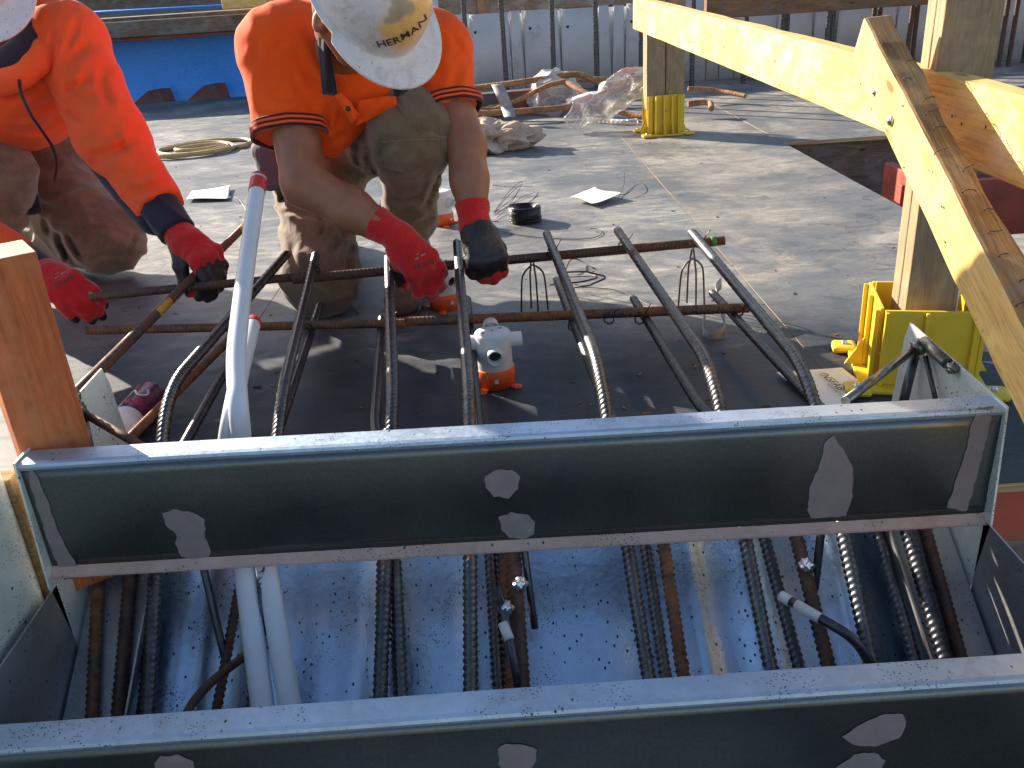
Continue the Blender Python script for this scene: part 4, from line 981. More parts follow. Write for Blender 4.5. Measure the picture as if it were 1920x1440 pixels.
socket(PF, .08, 'yellow plastic post bracket standing far back on the sunlit deck'); post_pair('guard_post', PF, .19, .105, .80, .13, .02, 'far guard rail post of weathered boards standing in the far yellow bracket', 'old_timber' if False else 'post_timber', split='x')
# rail: from beyond the far post to the right edge of the picture
XRAIL0 = PF.x-.16; r0 = at(1192, 22, PF.y-.10)
RA = at(1196, 24, 4.15); RB = at(1780, 213, 1.56); 
dR = (RB-RA); RB2 = RA+dR*1.22
HV = (at(1197, 3, RA.y)-at(1197, 76, RA.y)).length
rail = beam('guard_rail', RA, RB2, .045, .128, (0, 0, 1), M['yellow_timber'], None, .004, .0012); tag(rail, 'long yellow timber guard rail running from the far post towards the right edge', 'rail')
# brace
XBR = .682; BT = atx(1630, 72, XBR); BBt = atx(1905, 612, XBR); dB = (BBt-BT)
brace = beam('brace', BT, BT+dB*1.5, .048, .090, (0, .55, .83), M['brown_timber'], None, .006, .003)
tag(brace, 'yellow timber brace with dark brown edge slanting across the guard rail', 'brace')
# the broad sides are yellow, the narrow edges a darker brown
brace.data.materials.append(M['brace_timber'])
for p in brace.data.polygons:
    if abs(p.normal.y) > .6: p.material_index = 1
def bolt(p, n, r, parent, name='bolt'):
    z = Vector(n).normalized(); x = z.orthogonal().normalized(); y = z.cross(x)
    Mx = Matrix(((x.x, y.x, z.x, p[0]), (x.y, y.y, z.y, p[1]), (x.z, y.z, z.z, p[2]), (0, 0, 0, 1))); bm = bmesh.new()
    lathe(bm, [(.0, r*.7), (r*.8, r*.7), (r, r*.4), (r, .0012), (r*1.7, .0012), (r*1.7, -.002)], 6, Mx); return from_bm(name, bm, M['zinc'], parent)
BI = brace.matrix_world.inverted()
def on_brace(px, py, y=None, z=None):
    o_, d_ = BI @ CAM, BI.to_3x3() @ ray(px, py); t_ = ((y-o_.y)/d_.y) if y is not None else ((z-o_.z)/d_.z); return o_+d_*t_
sgy = 1 if (BI.to_3x3() @ Vector((-1, 0, 0))).y > 0 else -1; sgz = 1 if (BI.to_3x3() @ (CAM-BT)).z > 0 else -1
for px, py in ((1640, 172), (1668, 226)):
    q = on_brace(px, py, y=sgy*.0255); b_ = bolt(q, (0, sgy, 0), .0055, None); b_.parent = brace
rr = random.Random(4)
for k in range(14):
    q = Vector((.10+.045*k+rr.uniform(-.01, .01), rr.uniform(-.016, .016), sgz*.0475)); L2 = rr.uniform(.010, .024); a_ = rr.uniform(-.5, .5)+1.57
    e = Vector((math.cos(a_)*L2, math.sin(a_)*L2, 0)); pts = [q-e*.5-Vector((0, 0, sgz*.004)), q-e*.45+Vector((0, 0, sgz*.002)), q+e*.2+Vector((0, 0, sgz*.003)), q+e*.5+Vector((0, 0, sgz*rr.uniform(-.002, .006)))]
    s_ = tube('staple', smooth_path(pts, 4), .0009, M['wire'], None, 5); s_.parent = brace
for k in range(9):
    q = Vector((.08+.07*k+rr.uniform(-.02, .02), sgy*.0252, rr.uniform(-.035, .035))); bm = bmesh.new(); bmesh.ops.create_icosphere(bm, subdivisions=1, radius=rr.uniform(.0012, .0024))
    for v in bm.verts: v.co = Vector((v.co.x*1.6, v.co.y*.4, v.co.z))+q
    from_bm('nail_hole', bm, M['ink'], None).parent = brace
RI = rail.matrix_world.inverted(); sry = 1 if (RI.to_3x3() @ Vector((-1, 0, 0))).y > 0 else -1
for px, py in ((1204, 20), (1333, 66), (1357, 88), (1400, 90), (1440, 112), (1490, 120), (1523, 123), (1508, 148), (1785, 218), (1803, 232), (1848, 238), (1240, 30)):
    o_, d_ = RI @ CAM, RI.to_3x3() @ ray(px, py); q = o_+d_*((sry*.0226-o_.y)/d_.y); bm = bmesh.new(); bmesh.ops.create_icosphere(bm, subdivisions=1, radius=.0022 if px > 1400 else .0035)
    for v in bm.verts: v.co = Vector((v.co.x, v.co.y*.4, v.co.z*1.5))+q
    from_bm('nail_hole', bm, M['ink'], None).parent = rail
# left foreground post: stained orange, sawn end up
lp0 = at(52, 470, 1.12)
lpz = lp0.z; base = Vector((at(88, 800, 1.13).x, 1.13, .001)); topc = Vector((base.x, 1.13, at(30, 470, 1.13).z))
orange_post = beam('form_post', base, topc, .088, .088, (math.cos(.62), -math.sin(.62)*-1, 0), M['orange_timber'], None, .002, .0006)
tag(orange_post, 'orange stained timber post with scribbled marks at the left end of the stair', 'post')
orange_post.data.materials.append(M['end_grain'])
for p in orange_post.data.polygons:
    if p.normal.x > .9: p.material_index = 1

# =================================================================== BACKGROUND
# folded grey hoarding
YW = 7.0; rr = random.Random(11); wall = empty('metal_hoarding', (1.5, YW, 0), 'row of grey folded sheet panels closing the back of the deck', 'wall panels')
x = at(800, 60, YW).x; y_ = YW
x_end = 6.5; k = 0
while x < x_end:
    w = rr.choice((.09, .11, .27, .30, .24, .16)); h = .565+rr.uniform(-.006, .006)
    dy = rr.uniform(-.008, .008); bm = bmesh.new()
    n = 5; P = [(x+w*i/n, YW+dy*math.sin(i/n*2.6)+rr.uniform(-.002, .002)) for i in range(n+1)]
    tl = rr.uniform(-.012, .012)
    lo_ = [bm.verts.new((px_+.004, py_, .0)) for px_, py_ in P]; hi_ = [bm.verts.new((px_+.004+tl+(-.010 if i == n else (.006 if i == 0 else 0)), py_+.004, h)) for i, (px_, py_) in enumerate(P)]
    for i in range(n): bm.faces.new((lo_[i], lo_[i+1], hi_[i+1], hi_[i]))
    o = from_bm('panel', bm, M['panel'], wall, True); s = o.modifiers.new('s', 'SOLIDIFY'); s.thickness = .004
    if rr.random() < .6:
        bm = bmesh.new(); q_ = [bm.verts.new(c) for c in ((x+w-.004, YW-.006, h), (x+w+.022, YW-.006, h), (x+w+.006, YW-.008, h-.075))]; bm.faces.new(q_); s2 = from_bm('folded_tab', bm, M['panel_white'], o); s2.modifiers.new('s', 'SOLIDIFY').thickness = .003
    if w > .2:
        bm = bmesh.new(); lathe(bm, [(0, .004), (.009, .002), (.011, 0)], 8, Matrix.Translation((x+.05, YW-.035, h-.12)) @ Matrix.Rotation(math.pi/2, 4, 'X')); from_bm('screw', bm, M['ink'], o)
    x += w+.006; k += 1
bm = bmesh.new(); box_bm(bm, (at(800, 60, YW).x, YW+.05, 0), (6.6, YW+.07, .55)); from_bm('backing', bm, M['panel_white'], wall)
# starter bars standing along the hoarding
sb = [(880, 0), (950, 0), (1039, 0), (1120, 0), (1203, 0), (1297, 0), (1393, 0), (1462, 0), (1470, 1), (1543, 0), (1553, 1), (1627, 0), (1638, 1), (1694, 0), (1706, 1), (1868, 0), (1886, 0), (1912, 1), (1945, 0), (2010, 0)]
tmpl = None
for k, (px, row) in enumerate(sb):
    p = at(px, 150, 6.62 if row == 0 else 6.78); p.z = -.1
    Hh = rr.uniform(1.25, 1.5)
    names = 'left of the far post' if px < 1240 else ('between the far post and the brace' if px < 1650 else 'right of the near post')
    lb = {880: 'leftmost starter bar, just right of the hard hat', 950: 'second starter bar from the left against the grey panels', 1039: 'starter bar above the tape roll bag', 1120: 'starter bar behind the long plastic bag', 1203: 'starter bar just left of the far post', 1297: 'starter bar just right of the far post'}.get(px)
    if lb is None: lb = 'upright dark starter bar in the pairs '+('seen over the guard rail left of the brace' if px < 1650 else ('between brace top and near post' if px < 1750 else 'at the upper right corner beyond the near post'))
    o = tube('starter_bar', [Vector((0, 0, 0)), Vector((rr.uniform(-.02, .02), 0, Hh))], .0155, M['bar_brown'] if px > 1600 else M['bar'], None, 10, .006, .0022, .024)
    o.location = p; tag(o, lb, 'rebar', 'upright starter bars in front of the hoarding')
# red channel and rusty bent bars in front of the panels
a = at(868, 215, 6.2); b = at(1125, 178, 6.2)
def flat_beam(name, p, q, w, h, mat, label, cat='beam', parent=None, **kw): return tag(beam(name, p, q, w, h, (0, 0, 1), M[mat], parent, **kw), label, cat)
pa, pb_ = atz(800, 212, .06), atz(1150, 196, .06)
flat_beam('red_channel', Vector((pa.x, 5.75, .07)), Vector((at(1090, 180, 5.9).x, 5.95, .07)), .10, .14, 'red_dull', 'dull red timber lying on the deck under the rusty bent bars')
def rusty(px, label, Y=5.7, r=.016, mat='bar_ochre'):
    pts = [at(x, y, Y+dy) for x, y, dy in px]; return tag(tube('bent_bar', fillet(pts, .15, 6), r, M[mat], None, 10, .006, .002, .024), label, 'rebar', 'rusty bent bars piled before the hoarding')
rusty([(862, 168, .1), (950, 158, 0), (1090, 137, 0), (1130, 160, -.1)], 'ochre bent bar arching over the red timber to the plastic bags')
rusty([(900, 205, .1), (960, 195, 0), (1025, 160, 0), (1060, 152, 0)], 'rusty bar slanting up across the red timber', Y=5.6, r=.013)
rusty([(870, 214, -.1), (960, 210, -.1), (1080, 200, -.1), (1130, 205, -.1)], 'rusty bar lying low along the foot of the red timber', Y=5.55)
rusty([(1000, 150, .1), (1080, 148, .1), (1160, 150, .1), (1210, 160, .1)], 'rusty bar behind the plastic bags', Y=5.9)
rusty([(1060, 155, 0), (1100, 175, -.2), (1170, 215, -.35), (1230, 222, -.5)], 'rusty bar passing under the long plastic bag to the far bracket', Y=5.6)
rusty([(1290, 166, 0), (1340, 168, 0), (1398, 180, -.2)], 'thin rusty bar lying right of the far post', Y=5.75, r=.012)
rusty([(1290, 195, 0), (1332, 190, 0), (1334, 204, -.1)], 'short hooked rusty bar end right of the far bracket', Y=5.2, r=.016)
rusty([(898, 198, 0), (905, 206, 0), (925, 206, 0), (940, 200, 0)], 'small hooked end of rusty bar at the left of the pile', Y=5.5, r=.012)
ribbon('tape_strip', [at(932, 158, 5.5), at(942, 180, 5.42), at(950, 200, 5.42), at(957, 220, 5.3)], .07, (1, 0, 0), 'tape_grey', 'hanging strip of dirty grey tape on the bar pile', 'tape')
rope = [atz(1095, 224, .012), atz(1130, 227, .012), atz(1170, 230, .012), atz(1195, 228, .012)]
tag(tube('plastic_twist', smooth_path(rope, 8), .014, M['film'], None, 10, .006, .004, .03), 'twisted clear plastic strip on the deck before the long bag', 'plastic')
# blue tarp with red wedges
N1, N2 = 90, 20; V = []
for i in range(N1+1):
    for j in range(N2+1):
        u, v = i/N1, j/N2; X_ = -7+13*u; zz = -.45+1.06*v
        V.append((X_, 8.3+.05*math.sin(X_*2.1+v*2)+.02*math.sin(X_*9)+(1-v)*.25*0, zz))
tp = mesh('tarp', V, [(i*(N2+1)+j, (i+1)*(N2+1)+j, (i+1)*(N2+1)+j+1, i*(N2+1)+j+1) for i in range(N1) for j in range(N2)], M['tarp'], None, True); tp.modifiers.new('s', 'SOLIDIFY').thickness = .004
tag(tp, 'bright blue speckled tarp hung behind the deck edge', 'tarp')
for (x0, y0), (x1, y1), lb in (((262, 188), (298, 168), 'dull red wedge poking over the deck edge behind the left worker'), ((365, 184), (402, 158), 'dull red wedge poking over the deck edge nearer the polo shirt')):
    a = at(x0-8, 193, 8.12); b = at(x1+4, y1, 8.12); w = b.x-a.x; h = b.z-.0
    bm = bmesh.new(); P = [(a.x, -.02), (b.x+.02, -.02), (b.x-.0, b.z), (b.x-.10, b.z), (a.x, .0)]
    f = [bm.verts.new((x_, 8.08, z_)) for x_, z_ in P]; g2 = [bm.verts.new((x_+.05, 8.22, z_)) for x_, z_ in P]; n = len(P)
    bm.faces.new(f); bm.faces.new(g2[::-1])
    for k in range(n): bm.faces.new((f[k], f[(k+1) % n], g2[(k+1) % n], g2[k]))
    tag(from_bm('wedge', bm, M['red_dull']), lb, 'wedge')
# beams along the back
def back_beam(x0, x1, y, z0, z1, mat, label, d=.09):
    return flat_beam('back_beam', Vector((x0, y, (z0+z1)/2)), Vector((x1, y+.02, (z0+z1)/2)), d, z1-z0, mat, label, 'beam', bev=.006, rough=.002)
zb = lambda px, py, y: at(px, py, y).z
zA, zB_ = zb(300, 74, 7.9), zb(300, 36, 7.9)
back_beam(-8, 1.2, 7.9, zA, zA+.03, 'red_dull', 'thin red brown strip along the bottom of the left back beam'); back_beam(-8, 1.2, 7.88, zA+.032, zB_, 'old_timber', 'grey brown beam above the blue tarp at left')
bm = bmesh.new(); box_bm(bm, (-8, 7.95, zB_+.004), (1.2, 9.2, zB_+.03)); tag(from_bm('scaffold_board', bm, M['old_timber']), 'weathered grey board lying on the back beam at upper left', 'board')
back_beam(-8, 2.2, 9.4, zB_+.05, zB_+.5, 'old_timber', 'dark timber beam at the top left edge of the picture', d=.2)
tag(tube('tie_line', [Vector((-6, 9.2, zb(300, 9, 9.2))), Vector((2, 9.2, zb(700, 4, 9.2)))], .012, M['tarp'], None, 6), 'thin blue line along the dark back beam', 'rope')
bm = bmesh.new(); q = at(445, 10, 7.7); box_bm(bm, (at(422, 10, 7.7).x, 7.6, zb(440, 17, 7.6)), (at(505, 10, 7.7).x, 7.85, zb(440, -30, 7.6)), .01); tag(from_bm('yellow_block', bm, M['yellow_timber']), 'yellow block resting on the back beam behind the polo shirt', 'block')
zC, zD = zb(1000, 28, 8.0), zb(1000, 8, 8.0)
back_beam(-.6, 2.6, 7.98, zC, zD, 'rust_timber', 'nail studded brown beam above the grey panels'); back_beam(-.6, 4, 8.4, zD+.02, zD+.5, 'old_timber', 'pale dusty beam behind the nail studded beam', d=.2)
beam_ = flat_beam('upright_stub', at(904, 42, 7.85), at(902, -30, 7.85), .14, .05, 'rust_timber', 'short brown upright stub behind the leftmost starter bar', 'post') if False else tag(beam('upright_stub', at(908, 42, 7.85), at(903, -30, 7.85), .10, .05, (0, 1, 0), M['rust_timber']), 'short brown upright stub behind the leftmost starter bars', 'post')
tag(tube('steel_prop', [at(818, 110, 6.9), at(812, -40, 6.9)], .03, M['panel'], None, 12), 'slim grey upright pole just right of the hard hat', 'pole')
zE, zF = zb(1500, 24, 6.35), zb(1500, -30, 6.35)
back_beam(at(1322, 20, 6.35).x, 7, 6.35, zE, zF, 'rust_timber', 'reddish brown beam crossing in front of the starter bars at upper right', d=.08)
# far structure: dark buildings of the site so the horizon is closed
bm = bmesh.new(); box_bm(bm, (-40, 30, -3), (40, 34, 3.0)); tag(from_bm('site_building', bm, M['concrete']), 'grey concrete building beyond the blue tarp', 'building')
# scribbled marks down the right face of the orange post
rr = random.Random(8)
for k in range(15):
    Lp = (topc-base).length; x0 = Lp-.05-.026*k; pts = []
    y0 = .012*math.sin(k*1.7)+.006; zf = -.0447
    for q in range(7): pts.append(Vector((x0+rr.uniform(-.007, .007), zf, y0-.016+.0055*q+rr.uniform(-.003, .003))))
    P_ = smooth_path(pts, 3); V = []
    for i, p in enumerate(P_):
        q = P_[min(i+1, len(P_)-1)]-P_[max(i-1, 0)]; nn = Vector((-q.z, 0, q.x)).normalized()*.0009; V += [p-nn, p+nn]
    o = mesh('pencil_mark', V, [(2*i, 2*i+1, 2*i+3, 2*i+2) for i in range(len(P_)-1)], M['grey_ink'], None, False); o.parent = orange_post
print('POST', [proj(orange_post.matrix_world @ Vector((Lp, y, z))) for y in (-.044, .044) for z in (-.044, .044)])

# =================================================================== WORKERS
def V3(a): return Vector(a)
def ortho(f, n):
    f = Vector(f).normalized(); n = Vector(n); n = (n-f*n.dot(f)).normalized(); return f, n, f.cross(n)
def glove(name, wrist, f, n, thumb, parent, curls, mats, label=None, s=1.0, cuff_dir=None, cuff_len=.06, spread=.06, black='palm', thumb_pose=(.55, .25, .2), cuff_r=.036, res=.0024):
    """f: wrist to knuckles, n: out of the back of the hand, thumb: +1 / -1 along f x n"""
    f, n, sd = ortho(f, n); sd = sd*thumb; W_ = V3(wrist); cd = Vector(cuff_dir).normalized() if cuff_dir is not None else -f
    P = [c_(W_-cd*.01, W_+f*.035*s, .031*s, .033*s), c_(W_+f*.02*s+sd*.012*s, W_+f*.088*s+sd*.026*s, .022*s, .0175*s), c_(W_+f*.02*s-sd*.010*s, W_+f*.082*s-sd*.030*s, .022*s, .016*s),
         c_(W_+f*.03*s, W_+f*.088*s, .022*s, .0175*s), e_(W_+f*.055*s-n*.008*s, (.044*s, .038*s, .021*s), (f, sd, n))]
    groups = [(P, ())]; tips = []; segs_ = []
    lens = [(.044, .026, .021), (.049, .030, .022), (.045, .028, .021), (.035, .021, .019)]; offs = [.030, .010, -.011, -.031]; base_f = [.088, .093, .089, .080]
    for i in range(4):
        b = W_+f*base_f[i]*s+sd*offs[i]*s; ang = 0; d0 = (f+sd*(spread*(1.5-i))).normalized(); p = b; rr_ = [.0112, .0102, .0096, .0088] if i < 3 else [.0098, .0088, .0082, .0076]; pr = []
        for j, L in enumerate(lens[i]):
            ang += curls[i][j]; d = d0*math.cos(ang)-n*math.sin(ang); q = p+d*L*s*1.06
            pr.append(c_(p, q, rr_[j]*s*1.12, rr_[j+1]*s*1.12)); segs_.append((i, j, np.array(p), np.array(q))); p = q
        groups.append((pr, ()))
    tb = W_+f*.030*s+sd*.026*s-n*.006*s; td = (f*math.cos(thumb_pose[0])+sd*math.sin(thumb_pose[0])-n*thumb_pose[1]).normalized()
    t1 = tb+td*.042*s; td2 = (td-n*thumb_pose[2]+f*.25-sd*.25).normalized(); t2 = t1+td2*.034*s; t3 = t2+(td2-n*.25-sd*.15).normalized()*.026*s
    groups.append(([c_(tb, t1, .0175*s, .0135*s), c_(t1, t2, .0135*s, .012*s), c_(t2, t3, .012*s, .0098*s)], ()))
    groups.append(([c_(W_, W_+cd*cuff_len, .031*s, cuff_r)], [(W_+cd*cuff_len, cd)]))
    fn, nn, sn, wn_ = np.array(f), np.array(n), np.array(sd), np.array(W_)
    def idxf(c):
        q = c-wn_; h = q@nn; l = q@fn; w_ = q@sn; wav = vnoise(c*60)*.004
        if black == 'palm':
            k = (h+wav < -.012*s) & (l > -.005) & (l < .092*s)
            for i, j, a, b in segs_:
                if j == 2: k |= np.linalg.norm(c-(a*.35+b*.65), axis=1)+wav < .0165
        elif black == 'back': k = (l > .012+wav) & (l < .105*s+wav+.01) & (h > -.055)
        elif black == 'side2': k = (h+wav < -.006*s) & (l < .1*s) | (l > .108*s+wav)
        else: k = np.zeros(len(c), bool)
        if black == 'back':      # finger ends stay red
            for i, j, a, b in segs_:
                if j == 2 or j == 1:
                    m_ = (a+b)/2; k &= ~(np.linalg.norm(c-(b if j == 1 else m_), axis=1) < .0165)
        return k.astype(int)
    def disp(p):
        q = p-wn_; l = q@fn; ribs = np.where(l < -.008, .0009*np.sin(l*900), 0)
        return .0012*vnoise(p*55)+.0007*vnoise(p*130)+ribs
    o = surf(name, groups, mats, parent, res, .016*s, .010*s, disp, idxf, smooth_it=1)
    if label: o['label'] = label
    return o
GM = [M['glove_red'], M['glove_black']]
def ring_band(name, p, ax, r, L, stripes, parent, segs=40, wob=.004, seed=0):
    """rib-knit hem: a striped short cuff round a limb"""
    ax = Vector(ax).normalized(); u = ax.orthogonal().normalized(); v = ax.cross(u); P = V3(p); bm = bmesh.new(); rings = []
    n = len(stripes)*2
    prof = [(r, 0)]
    for k in range(n+1): prof.append((r+.0022+.0006*(k % 2), L*k/n))
    prof += [(r-.003, L+.001), (r-.004, L*.4)]
    for rr_, z in prof:
        rings.append([bm.verts.new(P+ax*z+(u*math.cos(a)+v*math.sin(a))*(rr_+wob*math.sin(a*3+seed)+.0015*math.sin(a*7+seed*2))) for a in (2*math.pi*k/segs for k in range(segs))])
    for i, (a, b) in enumerate(zip(rings, rings[1:])):
        for k in range(segs):
            f = bm.faces.new((a[k], a[(k+1) % segs], b[(k+1) % segs], b[k])); s_ = min(len(stripes)-1, max(0, (i-1)//2)); f.material_index = stripes[s_] if 0 < i <= n else stripes[0 if i == 0 else -1]
    return from_bm(name, bm, [M['maroon'], M['polo']], parent, True)

def head_prims(C, Fd, U, s=1.0):
    Fd, U, L_ = ortho(Fd, U); R3 = (Fd, L_, U)      # local: forward, left(+)/right, up
    def P(x, y, z): return C+(Fd*x+L_*y+U*z)*s
    g = [e_(P(-.012, 0, .03), (.098*s, .076*s, .092*s), R3), e_(P(.030, 0, -.045), (.062*s, .058*s, .072*s), R3), c_(P(.062, -.018, -.098), P(.062, .018, -.098), .022*s, .022*s),
         c_(P(.0, -.052, -.06), P(.052, -.030, -.094), .020*s, .018*s), c_(P(.0, .052, -.06), P(.052, .030, -.094), .020*s, .018*s),
         e_(P(.066, -.032, -.028), (.018*s, .022*s, .018*s), R3), e_(P(.066, .032, -.028), (.018*s, .022*s, .018*s), R3), c_(P(.078, -.03, .018), P(.078, .03, .018), .013*s, .013*s)]
    nose = [c_(P(.086, 0, .006), P(.112, 0, -.030), .009*s, .0125*s), e_(P(.100, -.012, -.034), (.010*s, .009*s, .008*s), R3), e_(P(.100, .012, -.034), (.010*s, .009*s, .008*s), R3)]
    lips = [c_(P(.090, -.016, -.062), P(.090, .016, -.062), .007*s, .007*s), c_(P(.088, -.013, -.072), P(.088, .013, -.072), .0075*s, .0075*s)]
    return g, nose, lips, P, R3
def ear(P, sgn, R3, s):
    Fd, L_, U = R3
    return [e_(P(-.008, sgn*.080, -.012), (.018*s, .008*s, .031*s), R3), e_(P(-.002, sgn*.080, -.038), (.010*s, .007*s, .012*s), R3)], [e_(P(-.004, sgn*.090, -.008), (.010*s, .007*s, .018*s), R3)]
def hard_hat(C, Fd, U, mat, parent, text=False, lift=.045, s=1.0, fwd=.005):
    Fd, U, L_ = ortho(Fd, U); O = C+U*lift+Fd*fwd
    Mx = Matrix(((Fd.x, -L_.x*-1, U.x, O.x), (Fd.y, L_.y, U.y, O.y), (Fd.z, L_.z, U.z, O.z), (0, 0, 0, 1)))
    if Mx.to_3x3().determinant() < 0: Mx = Matrix(((Fd.x, -L_.x, U.x, O.x), (Fd.y, -L_.y, U.y, O.y), (Fd.z, -L_.z, U.z, O.z), (0, 0, 0, 1)))
    nphi, V = 96, []
    tt = np.linspace(0, 1, 26); prof_n = len(tt)+6
    for i in range(nphi):
        a = 2*math.pi*i/nphi; ca, sa = math.cos(a), math.sin(a)
        rx, ry = .138*s, .112*s
        for t in tt:                       # dome from the crown to the rim
            th = t*math.pi/2; sr = math.sin(th)**.92; z = .150*s*math.cos(th)**.82
            x, y = rx*sr*ca, ry*sr*sa
            ridge = .007*s*math.exp(-(y/(.016*s))**2)*math.sin(min(1, t*1.15)*math.pi)**.5 if ca < .2 else 0
            ridge += .004*s*(math.exp(-((abs(y)-.055*s)/(.008*s))**2))*math.sin(t*math.pi)**2*(ca < .3)
            d = math.hypot(x-.088*s, y); ring = -.0026*s*math.exp(-((d-.047*s)/(.0035*s))**2)*(ca > 0)
            nx_, ny_, nz_ = ca*sr, sa*sr, math.cos(th)
            V.append((x+nx_*(ridge+ring), y+ny_*(ridge+ring), z+nz_*(ridge+ring)))
        pk = max(0, math.cos(a))**1.5 if ca > 0 else 0; pk = max(pk, 0)
        w = .010*s+.058*s*(max(0, math.cos(a*1.0))**.9 if ca > 0 else 0)*(1 if abs(a if a < math.pi else a-2*math.pi) < 1.35 else .0)
        for q in (.08, .3, .6, .9, 1.0):
            drop = -.002*s-.012*s*q*(w/(.068*s))-.002*s*q; r_ = 1
            V.append(((rx+w*q)*ca, (ry+w*q*.85)*sa, drop))
        V.append(((rx+w*.985)*ca, (ry+w*.835)*sa, -.0065*s-.014*s*(w/(.068*s))))
    m = prof_n; F_ = []
    for i in range(nphi):
        for j in range(m-1):
            a0, a1 = i*m+j, ((i+1) % nphi)*m+j
            F_.append((a0, a0+1, a1+1, a1) if j else (a0, a0+1, a1+1))
    o = mesh('hard_hat', V, F_, M[mat], None, True)
    bm = bmesh.new(); bm.from_mesh(o.data); bmesh.ops.remove_doubles(bm, verts=bm.verts[:], dist=1e-5); bm.to_mesh(o.data); bm.free()
    for p in o.data.polygons: p.use_smooth = True
    so = o.modifiers.new('s', 'SOLIDIFY'); so.thickness = .0028; so.offset = -1
    o.parent = parent; o.matrix_parent_inverse = parent.matrix_basis.inverted(); o.matrix_basis = Mx
    o['_M'] = 0; del o['_M']
    if text:
        # marker lettering on the right front of the shell, laid along it
        bm = None
        for tx, ang, el, sz, rot in (('HERMAN', text[0], text[1], .026*s, text[2]),):
            n_ = Vector((math.cos(ang)*math.cos(el), math.sin(ang)*math.cos(el), math.sin(el))); o3 = n_*.13*s
            xx = Vector((0, 0, 1)).cross(n_).normalized(); yy = n_.cross(xx).normalized(); q = Matrix.Rotation(rot, 3, n_); xx, yy = q @ xx, q @ yy
            Mt = Matrix(((xx.x, yy.x, n_.x, o3.x), (xx.y, yy.y, n_.y, o3.y), (xx.z, yy.z, n_.z, o3.z), (0, 0, 0, 1)))
            tm = project_on('marker_name', o, None, n_, Mt, M['ink'], None, text=tx, size=sz, lift=.0012)
            tm.parent = o
    return o, Mx

# ---------------------------------------------------------------- the kneeling man in the polo shirt
p1 = empty('person', atz(660, 560, 0), 'kneeling worker in an orange polo shirt and stained hard hat tying bars', 'person')
SR, SLf = at(526, 95, 2.20), at(818, 95, 2.22); ER, EL_ = at(572, 345, 2.02), at(872, 270, 2.10)
WR, WL = at(728, 432, 1.95), at(888, 405, 2.00); CH = at(665, 120, 2.26)
HemR, HemL = at(545, 256, 2.105), at(848, 207, 2.14)
HF = Vector((.50, -.14, -.78)); HU = Vector((.30, -.60, .60)); _f, _u, _r = ortho(HF, HU); HC = at(603, 32, 1.88)-_r*.082+_f*.008+_u*.012
g, nose, lips, HP, R3 = head_prims(HC, HF, HU, 1.03)
NB = at(650, 95, 2.14)
e1, e1s = ear(HP, 1, R3, 1.03); e2, e2s = ear(HP, -1, R3, 1.03)
arms = [([c_(SR, ER, .060, .050), c_(ER, ER*.45+WR*.55, .051, .047), c_(ER*.45+WR*.55, WR, .047, .034)], ()), ([c_(SLf, EL_, .056, .045), c_(EL_, EL_*.5+WL*.5, .047, .042), c_(EL_*.5+WL*.5, WL, .042, .034)], ())]
neck = [c_(HP(-.03, 0, -.04), NB, .058, .066), c_(NB, CH, .066, .10), e_(CH, (.15, .10, .10))]
body = surf('body', [(g, ()), (nose, ()), (lips, ()), (e1, ()), (e2, ()), (neck, ()),]+arms, M['skin'], p1, .0048, .022, .012, lambda p: .0012*vnoise(p*40)+.0006*vnoise(p*110), sub=e1s+e2s)
for s_ in (-1, 1):
    bm = bmesh.new(); bmesh.ops.create_uvsphere(bm, u_segments=16, v_segments=10, radius=.0125)
    for v in bm.verts: v.co += HP(.074, s_*.033, .0)
    from_bm('eye', bm, M['eye_white'], body, True)
    bm = bmesh.new(); bmesh.ops.create_uvsphere(bm, u_segments=14, v_segments=8, radius=.006)
    for v in bm.verts: v.co += HP(.0815, s_*.033, -.001)
    from_bm('iris', bm, M['hair'], body, True)
hair = surf('hair', [([e_(HP(-.022, 0, .025), (.098, .082, .096), R3)], [(HP(.045, 0, 0), R3[0]), (HP(-.02, 0, -.045), -R3[2])])], M['hair'], p1, .005, .01, .01, lambda p: .0025*vnoise(p*120))
hat1, HM1 = hard_hat(HC, HF, HU, 'hat', p1, text=None, lift=.040, s=.95, fwd=.010)
HI = HM1.inverted()
def hat_hit(px, py):
    o_ = HI @ CAM; d_ = (HI.to_3x3() @ ray(px, py)).normalized(); hit, loc, nor, _ = hat1.ray_cast(o_, d_); return (loc, nor) if hit else (None, None)
print('HAT', [proj(HP(-.008, -.08, -.012)), proj(HP(-.008, .08, -.012)), proj(HP(.11, 0, -.03)), proj(HP(.06, 0, -.11))], hat_hit(770, 50), hat_hit(745, 82), hat_hit(700, 20))
_a, _n = hat_hit(736, 78); _b, _ = hat_hit(775, 58); _s, _ = hat_hit(778, 48); _t, _ = hat_hit(748, 22)
if _s is not None: HATN[0].inputs[1].default_value = tuple(_s+Vector((.045,)*3))
if _t is not None: HATN[1].inputs[1].default_value = tuple(_t+Vector((.045,)*3))
if _a is not None and _b is not None:
    nn = _n.normalized(); xx = (_b-_a); xx = (xx-nn*xx.dot(nn)).normalized(); yy = nn.cross(xx); _a = (_a+_b)/2
    if yy.dot(HI.to_3x3() @ Vector((0, 0, 1))) < 0 and False: yy = -yy
    Mt = Matrix(((xx.x, yy.x, nn.x, _a.x), (xx.y, yy.y, nn.y, _a.y), (xx.z, yy.z, nn.z, _a.z), (0, 0, 0, 1)))
    tm = project_on('marker_name', hat1, None, nn, Mt, M['ink'], None, text='HERMAN', size=.026, lift=.0012); tm.parent = hat1
